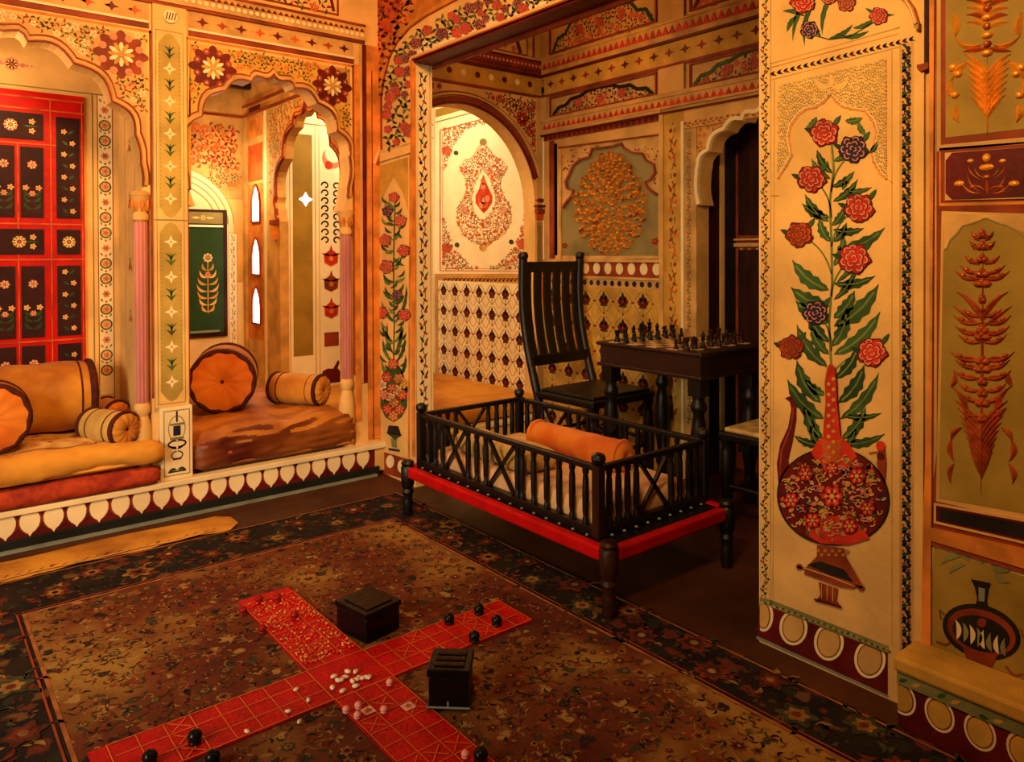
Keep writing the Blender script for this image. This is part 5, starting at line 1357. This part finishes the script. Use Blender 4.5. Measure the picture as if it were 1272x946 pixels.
for i,(x,y,l) in enumerate(((368,857,'pale shell on the left arm nearest the central square'),(383,870,'largest pale shell on the left arm of the red cloth'),(358,884,'pale shell halfway across the left arm of the red cloth'),(372,897,'pale shell at the near edge of the left arm'),(307,909,'pale shell farthest out on the left arm, by the crossed square'))):
    o=s1 if i==0 else s1.copy()
    if i: C.objects.link(o)
    p=on(x,y,z=GZ+.006); o.location=(p[0],p[1],GZ+.0052); o.rotation_euler=(0,0,i*1.3); o['label']=l
# playing pieces
def pawnish(r,h,m):
    b=MB(); b.lathe([(r*.8,0),(r*.9,h*.06),(r*.9,h*.14),(r*.78,h*.2),(r*.92,h*.32),(r,h*.48),(r*.94,h*.64),(r*.72,h*.80),(r*.4,h*.90),(r*.22,h*.94),(r*.24,h*.98),(.0006,h)],(0,0,0),m,16); return b
def place(proto,lst,cat,name,group=None,z=GZ+.0052):
    for i,(x,y,l) in enumerate(lst):
        o=proto if i==0 else proto.copy()
        if i: C.objects.link(o)
        p=on(x,y,z=z); o.location=(p[0],p[1],z); o['label']=l; o['category']=cat
        if group: o['group']=group
place(pawnish(.0175,.034,'token_black').build('game_piece',None,smooth=50),[(558,774,'black playing piece on the far right arm, leftmost of four'),(595,762,'black playing piece on the far right arm, farthest of four'),(617,776,'black playing piece at the tip of the right arm'),(589,796,'black playing piece at the near edge of the right arm, near the open box'),(242,922,'black playing piece standing out on the near left arm'),(264,948,'black playing piece at the bottom edge of the photo, near left arm'),(186,948,'black playing piece at the far tip of the near left arm'),(597,945,'black playing piece on the carpet beside the bottom of the red cloth')],'game piece','game_piece','black playing pieces')
place(pawnish(.013,.026,'token_red').build('game_piece',None,smooth=50),[(302,762,'dark red piece at the left corner of the beaded arm'),(326,785,'dark red piece in the middle of the beaded arm\'s left edge'),(366,768,'dark red piece on the right edge of the beaded arm'),(322,748,'dark red piece at the back of the beaded arm'),(345,746,'dark red piece at the rear right corner of the beaded arm')],'game piece','game_piece','dark red playing pieces')
place(pawnish(.010,.017,'shell_pink').build('game_piece',None,smooth=50),[(430,884,'pinkish piece at the left corner of the near arm'),(445,879,'pinkish piece close to the central square on the near arm'),(444,891,'pinkish piece lying second from the left on the near arm'),(477,884,'pinkish piece in the middle column of the near arm'),(484,850,'pinkish piece at the right corner of the central square'),(551,811,'pinkish piece just behind the black box on the right arm'),(578,940,'pinkish piece standing by the black one at the bottom of the red cloth')],'game piece','game_piece','pink playing pieces')
# two black boxes
t=thing('black_box','closed black wooden box behind the red cloth','box',(1.146,2.140,.0122),math.radians(10))
f=MB(); f.box(-.067,.067,-.076,.076,0,.074,'black_box'); f.build('box_body',t,bevel=.006)
f=MB(); f.box(-.070,.070,-.079,.079,.075,.092,'black_box'); f.box(-.050,.050,-.060,.060,.092,.096,'black_box'); f.build('lid',t,bevel=.005)
f=MB(); f.box(-.010,.010,-.083,-.078,.060,.086,'black_box'); f.build('latch',t,bevel=.001)
t=thing('black_box','black wooden box with a shiny ridged top standing right of the cloth','box',(1.132,1.655,.0178),math.radians(-43))
f=MB(); f.box(-.052,.052,-.052,.052,0,.082,'black_box'); f.box(-.056,.056,-.056,.056,0,.010,'black_box'); f.build('box_body',t,bevel=.004)
f=MB(); f.box(-.056,.056,-.056,.056,.084,.104,'black_box'); 
for k in range(3): f.box(-.040,.040,-.036+k*.028,-.020+k*.028,.104,.109,'brown_wood')
f.build('lid',t,bevel=.004)
f=MB(); f.box(-.057,.057,-.0585,-.056,.006,.010,'grey_line'); f.box(-.002,.002,-.0585,-.056,.010,.024,'grey_line'); f.build('edge_inlay',t)
# ================================================================== COT
cx0,cx1,cy0,cy1=1.80,2.45,1.715,2.975
ct=thing('wooden_cot','dark wooden cot with red rails and barred sides standing in the opening','cot',((cx0+cx1)/2,(cy0+cy1)/2,0))
OX,OY=(cx0+cx1)/2,(cy0+cy1)/2; hx,hy=(cx1-cx0)/2,(cy1-cy0)/2
ZF=.012
for sx in (-1,1):
    for sy in (-1,1):
        f=MB(); z0=.0098 if sx<0 else .0
        f.lathe([(.020,z0),(.024,.02),(.020,.045),(.026,.06),(.021,.075),(.021,.10),(.028,.115),(.022,.13),(.030,.15),(.032,.225),(.026,.233),(.031,.246),(.024,.256),(.001,.260)],(sx*hx,sy*hy,0),'brown_wood' if (sx,sy)==(-1,-1) else 'dark_wood',16)
        f.build('leg',ct,smooth=40)
zr0,zr1=.185,.232
for sx in (-1,1):
    f=MB(); f.box(sx*hx-.020,sx*hx+.020,-hy+.028,hy-.028,zr0,zr1,'cot_red'); f.build('red_rail',ct,bevel=.008)
for sy in (-1,1):
    f=MB(); f.box(-hx+.028,hx-.028,sy*hy-.020,sy*hy+.020,zr0,zr1,'cot_red'); f.build('red_rail',ct,bevel=.008)
f=MB(); f.box(-hx+.02,hx-.02,-hy+.02,hy-.02,.200,.226,'dark_wood'); f.build('slat_base',ct)
# guard fence, set inside the rails
gx0,gx1,gy0,gy1=1.855-OX,2.440-OX,1.815-OY,2.945-OY; zt=.475
for x in (gx0,gx1):
    for y in (gy0,gy1):
        f=MB(); f.box(x-.017,x+.017,y-.017,y+.017,.226,.475,'brown_wood' if (x,y)==(gx0,gy0) else 'dark_wood'); f.lathe([(.012,.475),(.022,.482),(.026,.497),(.023,.510),(.010,.517),(.001,.519)],(x,y,0),'dark_wood',14); f.build('corner_post',ct,bevel=.003)
for x,n in ((gx0,'guard_rail'),(gx1,'guard_rail')):
    f=MB(); f.box(x-.013,x+.013,gy0+.017,gy1-.017,.452,.474,'dark_wood'); f.build(n,ct,bevel=.005)
    f=MB(); f.box(x-.016,x+.016,gy0+.017,gy1-.017,.226,.258,'dark_wood'); f.build('lower_rail',ct,bevel=.003)
for y in (gy0,gy1):
    f=MB(); f.box(gx0+.017,gx1-.017,y-.013,y+.013,.452,.474,'dark_wood'); f.build('guard_rail',ct,bevel=.005)
    f=MB(); f.box(gx0+.017,gx1-.017,y-.016,y+.016,.226,.258,'dark_wood'); f.build('lower_rail',ct,bevel=.003)
def balu(x,y):
    f=MB(); f.lathe([(.012,.258),(.012,.275),(.009,.282),(.0115,.30),(.0125,.355),(.0115,.41),(.009,.43),(.012,.437),(.012,.453)],(x,y,0),'dark_wood',10); f.build('baluster',ct,smooth=40)
def cross_brace(p,q):
    f=MB(); (xa,ya),(xb,yb)=p,q
    f.bar((xa,ya,.262),(xb,yb,.448),.014,.012,'dark_wood'); f.bar((xa,ya,.448),(xb,yb,.262),.014,.012,'dark_wood'); f.build('cross_brace',ct)
L_=gy1-gy0
def side_long(x):
    ts=[.055,.115,.175,.235,.30,.36]; 
    for t in ts: balu(x,gy0+t*L_)
    cross_brace((x,gy0+.405*L_),(x,gy0+.545*L_))
    for t in (.385,.565,.62,.675): balu(x,gy0+t*L_)
    cross_brace((x,gy0+.695*L_),(x,gy0+.825*L_))
    for t in (.845,.895,.945): balu(x,gy0+t*L_)
def side_short(y):
    W_=gx1-gx0
    for t in (.09,.17,.25,.33): balu(gx0+t*W_,y)
    cross_brace((gx0+.36*W_,y),(gx0+.62*W_,y))
    for t in (.66,.75,.84,.92): balu(gx0+t*W_,y)
side_long(gx0); side_long(gx1); side_short(gy0); side_short(gy1)
f=MB()
for i in range(16): f.lathe([(.006,0),(.006,.003),(.001,.006)],(gx0-.026,gy0+.03+i*.07,.232),'grey_line',8)
for i in range(9): f.lathe([(.006,0),(.006,.003),(.001,.006)],(gx0+.04+i*.062,gy0-.026,.232),'grey_line',8)
f.build('stud_row',ct) 
tag(soft_box('cot_mattress',-.255,.255,-.52,.52,0,.10,'cot_sheet',r=.035,n=(22,34,5),amp=.008,seed=4,loc=(OX,OY,.228)),'pale peach mattress lying inside the barred cot','mattress')
bolster('bolster','small orange bolster lying lengthwise inside the cot',(2.235,2.31,.325),.50,.062,math.radians(92),'velvet_orange','velvet_orange','velvet_orange',pleat=False)
tag(soft_box('pillow',-.09,.09,-.26,.26,0,.085,'velvet_pale',r=.042,n=(14,20,6),amp=.010,seed=9,loc=(1.985,2.50,.327)),'flat pale yellow pillow at the left side of the cot','pillow')
# ================================================================== CHESS TABLE
tx0,tx1,ty0,ty1=2.72,3.225,2.035,2.68
tb=thing('chess_table','dark purplish wooden table with a deep apron carrying the chess game','table',((tx0+tx1)/2,(ty0+ty1)/2,0))
TX,TY=(tx0+tx1)/2,(ty0+ty1)/2; ax,ay=(tx1-tx0)/2,(ty1-ty0)/2
f=MB(); f.box(-ax,ax,-ay,ay,.742,.760,'table_wood'); f.build('tabletop',tb,bevel=.006)
f=MB(); f.box(-ax+.018,ax-.018,-ay+.018,ay-.018,.655,.742,'table_wood'); f.build('apron',tb)
f=MB(); f.box(-ax+.004,ax-.004,-ay+.004,ay-.004,.638,.656,'table_wood'); f.build('moulding',tb,bevel=.005)
for sx in (-1,1):
    for sy in (-1,1):
        f=MB(); x,y=sx*(ax-.055),sy*(ay-.055); f.box(x-.034,x+.034,y-.034,y+.034,.56,.638,'dark_wood')
        f.lathe([(.028,0),(.034,.02),(.024,.06),(.036,.09),(.026,.12),(.026,.16),(.040,.26),(.042,.34),(.030,.44),(.024,.48),(.036,.50),(.036,.52),(.026,.54),(.030,.56)],(x,y,0),'dark_wood',16); f.build('leg',tb,smooth=40)
sq=.0605; bx0,by0=-4*sq,-4*sq-.0
f=MB()
for i in range(8):
    for j in range(8): f.box(bx0+i*sq,bx0+(i+1)*sq,by0+j*sq,by0+(j+1)*sq,.7602,.7625,'board_light' if (i+j)%2 else 'board_dark')
f.build('chess_squares',tb)
PR={
'pawn':[(.013,0),(.014,.004),(.009,.010),(.006,.022),(.009,.026),(.005,.029),(.009,.036),(.006,.044),(.001,.046)],
'rook':[(.015,0),(.016,.006),(.011,.013),(.009,.036),(.013,.042),(.013,.054),(.009,.054),(.009,.050),(.001,.050)],
'bishop':[(.015,0),(.016,.006),(.010,.013),(.007,.036),(.012,.042),(.006,.046),(.011,.056),(.007,.068),(.003,.071),(.004,.075),(.001,.078)],
'knight':[(.015,0),(.016,.006),(.011,.013),(.009,.020),(.001,.022)],
'queen':[(.016,0),(.017,.007),(.011,.015),(.008,.046),(.014,.054),(.008,.058),(.014,.076),(.010,.078),(.004,.083),(.001,.086)],
'king':[(.016,0),(.017,.007),(.011,.015),(.008,.050),(.014,.058),(.008,.062),(.013,.080),(.006,.084),(.001,.086)]}
def chess(kind,m):
    b=MB(); b.lathe(PR[kind],(0,0,0),m,14)
    if kind=='king': b.box(-.002,.002,-.002,.002,.084,.102,m); b.box(-.007,.007,-.002,.002,.091,.095,m)
    if kind=='knight':
        P=[(-.011,.018),(.010,.018),(.011,.032),(.006,.046),(.008,.058),(.002,.056),(-.006,.054),(-.016,.044),(-.014,.038),(-.006,.040),(-.010,.028)]
        n=len(P); b.add([(x,-.006,z) for x,z in P]+[(x,.006,z) for x,z in P],[list(range(n)),list(range(2*n-1,n-1,-1))]+[(i,(i+1)%n,(i+1)%n+n,i+n) for i in range(n)],m)
    if kind=='rook':
        for k in range(4): a=PI/2*k+.4; b.box(.010*math.cos(a)-.003,.010*math.cos(a)+.003,.010*math.sin(a)-.003,.010*math.sin(a)+.003,.053,.058,m)
    return b.build('chess_'+kind,None,smooth=45)
back=['rook','knight','bishop','queen','king','bishop','knight','rook']
ZB=.7626
mb_cols=('token_black','brown_wood')
def bp(i,j): return (TX+bx0+(i+.5)*sq,TY+by0+(j+.5)*sq,ZB)
side=[('dark','left',7,6,'token_black','nearest the high-backed chair'),('reddish brown','right',0,1,'brown_wood','nearest the flowered pier')]
for cn,sd,rb,rp,m,where in side:
    for i,kind in enumerate(back):
        o=chess(kind,m); o.location=bp(i,rb); 
        if kind=='knight': o.rotation_euler=(0,0,PI/2 if rb==0 else -PI/2)
        half='front half' if i<4 else 'rear half'
        lab=f'{cn} chess {kind}, back rank {where}'+('' if kind in('king','queen') else f', {half}')
        tag(o,lab,'chess piece',f'{cn} back rank pieces')
    p0=None
    for i in range(8):
        if sd=='right' and i==3: continue
        if p0 is None: p0=chess('pawn',m); o=p0
        else: o=p0.copy(); C.objects.link(o)
        o.location=bp(i,rp); tag(o,f'{cn} chess pawn in the row {where}','chess piece',f'{cn} pawns')
o=p0.copy(); C.objects.link(o); o.location=bp(3,3); tag(o,'reddish brown chess pawn moved out to the middle of the board','chess piece')
# ================================================================== HIGH-BACKED CHAIR
def chair(label,loc,rz,seatm,zseat=.455,back=True):
    t=thing('high_backed_chair',label,'chair',loc,rz)
    w=.225; d=.40
    def bk(z):   # curve of the back, local y (front is -y)
        if z<zseat: return .0-.0*z
        u=(z-zseat)/(1.2-zseat); return .02+.105*u+.050*math.sin(PI*u)
    for s in (-1,1):
        pts=[(s*w,bk(z),z) for z in [0,.2,.4,.5,.6,.7,.8,.9,1.0,1.1,1.17]]
        f=MB(); f.tube(pts,.023,'dark_wood',10,taper=[.8,.95,1.05,1.05,1,1,1,1,1.05,1.1,1.1]); 
        f.lathe([(.018,1.165),(.027,1.175),(.030,1.19),(.024,1.207),(.001,1.213)],(s*w,bk(1.18),0),'dark_wood',12); f.build('back_post',t,smooth=50)
        f=MB(); f.lathe([(.022,0),(.024,.03),(.018,.06),(.026,.12),(.030,.25),(.026,.34),(.020,.36),(.028,.38),(.028,zseat-.03)],(s*w*.97,-d,0),'dark_wood',12); f.build('front_leg',t,smooth=40)
    def crosspiece(z0,z1,nm):
        f=MB(); f.box(-w,w,bk(z0)-.012,bk(z0)+.014,z0,z1,'dark_wood'); f.build(nm,t,bevel=.005)
    crosspiece(1.095,1.155,'top_rail'); crosspiece(.575,.635,'back_rail')
    for k in range(6):
        x=-w+.038+(2*w-.076)*k/5; pts=[(x,bk(z),z) for z in [.62,.72,.82,.92,1.02,1.11]]
        f=MB(); wv=.052 if k not in (0,5) else .044
        v=[];fc=[]
        for p in pts:
            for dx,dy in ((-wv/2,-.007),(wv/2,-.007),(wv/2,.007),(-wv/2,.007)): v.append((p[0]+dx,p[1]+dy,p[2]))
        for i in range(len(pts)-1):
            for j in range(4): fc.append((i*4+j,i*4+(j+1)%4,i*4+4+(j+1)%4,i*4+4+j))
        fc+= [(0,1,2,3),tuple(len(v)-1-q for q in range(4))]
        f.add(v,fc,'dark_wood'); f.build('back_slat',t)
    f=MB(); f.box(-w-.02,w+.02,-d-.03,.02,zseat-.045,zseat-.005,'dark_wood'); f.build('seat_frame',t,bevel=.010)
    f=MB(); f.box(-w+.0,w-.0,-d-.01,-.02,zseat-.008,zseat+.012,seatm); 
    f.build('seat',t,bevel=.008)
    for z,y in ((.16,-d),(.22,0.0)):
        f=MB(); f.tube([(-w,y,z),(0,y,z),(w,y,z)],.011,'dark_wood',8); f.build('stretcher',t,smooth=50)
    for s in (-1,1):
        f=MB(); f.tube([(s*w,-d,.19),(s*w,0,.19)],.011,'dark_wood',8); f.build('stretcher',t,smooth=50)
    return t
chair('dark high-backed chair with six slats on the left side of the chess table',(2.945,3.12,0),math.radians(1),'dark_wood')
chair('chair with a pale woven seat pushed under the right side of the chess table',(3.02,1.56,0),math.radians(181),'cane',zseat=.43)
# ================================================================== LIGHT
def area(name,loc,target,size,power,col,sizey=None,spread=None):
    l=bpy.data.lights.new(name,'AREA'); l.energy=power; l.color=col; l.size=size
    if sizey: l.shape='RECTANGLE'; l.size_y=sizey
    if spread: l.spread=math.radians(spread)
    o=bpy.data.objects.new(name,l); C.objects.link(o); o.location=loc
    o.rotation_euler=(Vector(target)-Vector(loc)).to_track_quat('-Z','Y').to_euler(); return o
def point(name,loc,power,col,r=.08):
    l=bpy.data.lights.new(name,'POINT'); l.energy=power; l.color=col; l.shadow_soft_size=r
    o=bpy.data.objects.new(name,l); C.objects.link(o); o.location=loc; return o
W1=(1,.66,.32); W2=(1,.55,.20); W3=(1,.82,.55)
area('ceiling_fill',(.8,1.35,2.85),(.9,3.684,1.75),.7,66,(1,.46,.14),spread=110)  # added overhead fill without a fixture, aimed at the arcade to spare the floor
area('window_daylight',(-1.6,1.6,1.25),(.8,3.2,.40),.9,30,W3,1.2,spread=95)
area('pier_fill',(.25,.75,2.4),(2.05,1.15,1.45),.4,17,(1,.58,.22),spread=100)  # added soft front fill for the flowered pier, no real source
point('alcove_fill',(.25,3.93,1.95),8,(1,.60,.26))  # ambient fill added inside the first alcove, no lamp hangs there
point('doorway_fill',(3.42,1.85,1.6),1.6,W2,.05)  # faint fill added to brighten the door recess
point('second_alcove_fill',(1.45,4.3,2.15),14,W2)  # unseen warm fill added for the second alcove
point('niche_lamp',(1.72,5.2,1.75),9,(1,.74,.38),.05)
point('rear_room_fill',(2.55,4.45,2.2),26,(1,.76,.42),.10)  # fill added to brighten the painted medallion wall, not a fitted lamp
point('chess_room_fill',(2.7,2.9,2.4),7,(1,.5,.16),.1)  # weak orange ambient fill added around the chess table
w=bpy.data.worlds.new('World'); bpy.context.scene.world=w; w.use_nodes=True
w.node_tree.nodes['Background'].inputs[0].default_value=(1,.6,.3,1); w.node_tree.nodes['Background'].inputs[1].default_value=.02
# ================================================================== CAMERA
cd=bpy.data.cameras.new('Camera'); cam=bpy.data.objects.new('Camera',cd); C.objects.link(cam)
cd.sensor_fit='HORIZONTAL'; cd.sensor_width=36; cd.lens=CAMF/1272*36; cd.clip_start=.02
cd.shift_x=-(CX-636)/1272; cd.shift_y=-(473-CY)/1272
fwd=Vector(F2); up=Vector(U2); rt=Vector(_R)
# image rows tilt by ROLL
rt2=rt*math.cos(ROLL)-up*math.sin(ROLL)*1.0
up2=up*math.cos(ROLL)+rt*math.sin(ROLL)
m=Matrix((rt2,up2,-fwd)).transposed().to_4x4(); m.translation=Vector((0,0,CH)); cam.matrix_world=m
sc=bpy.context.scene; sc.camera=cam
sc.view_settings.view_transform='Standard'; sc.view_settings.look='None'; sc.view_settings.gamma=1; sc.view_settings.use_curve_mapping=False
sc.view_settings.exposure=0.0
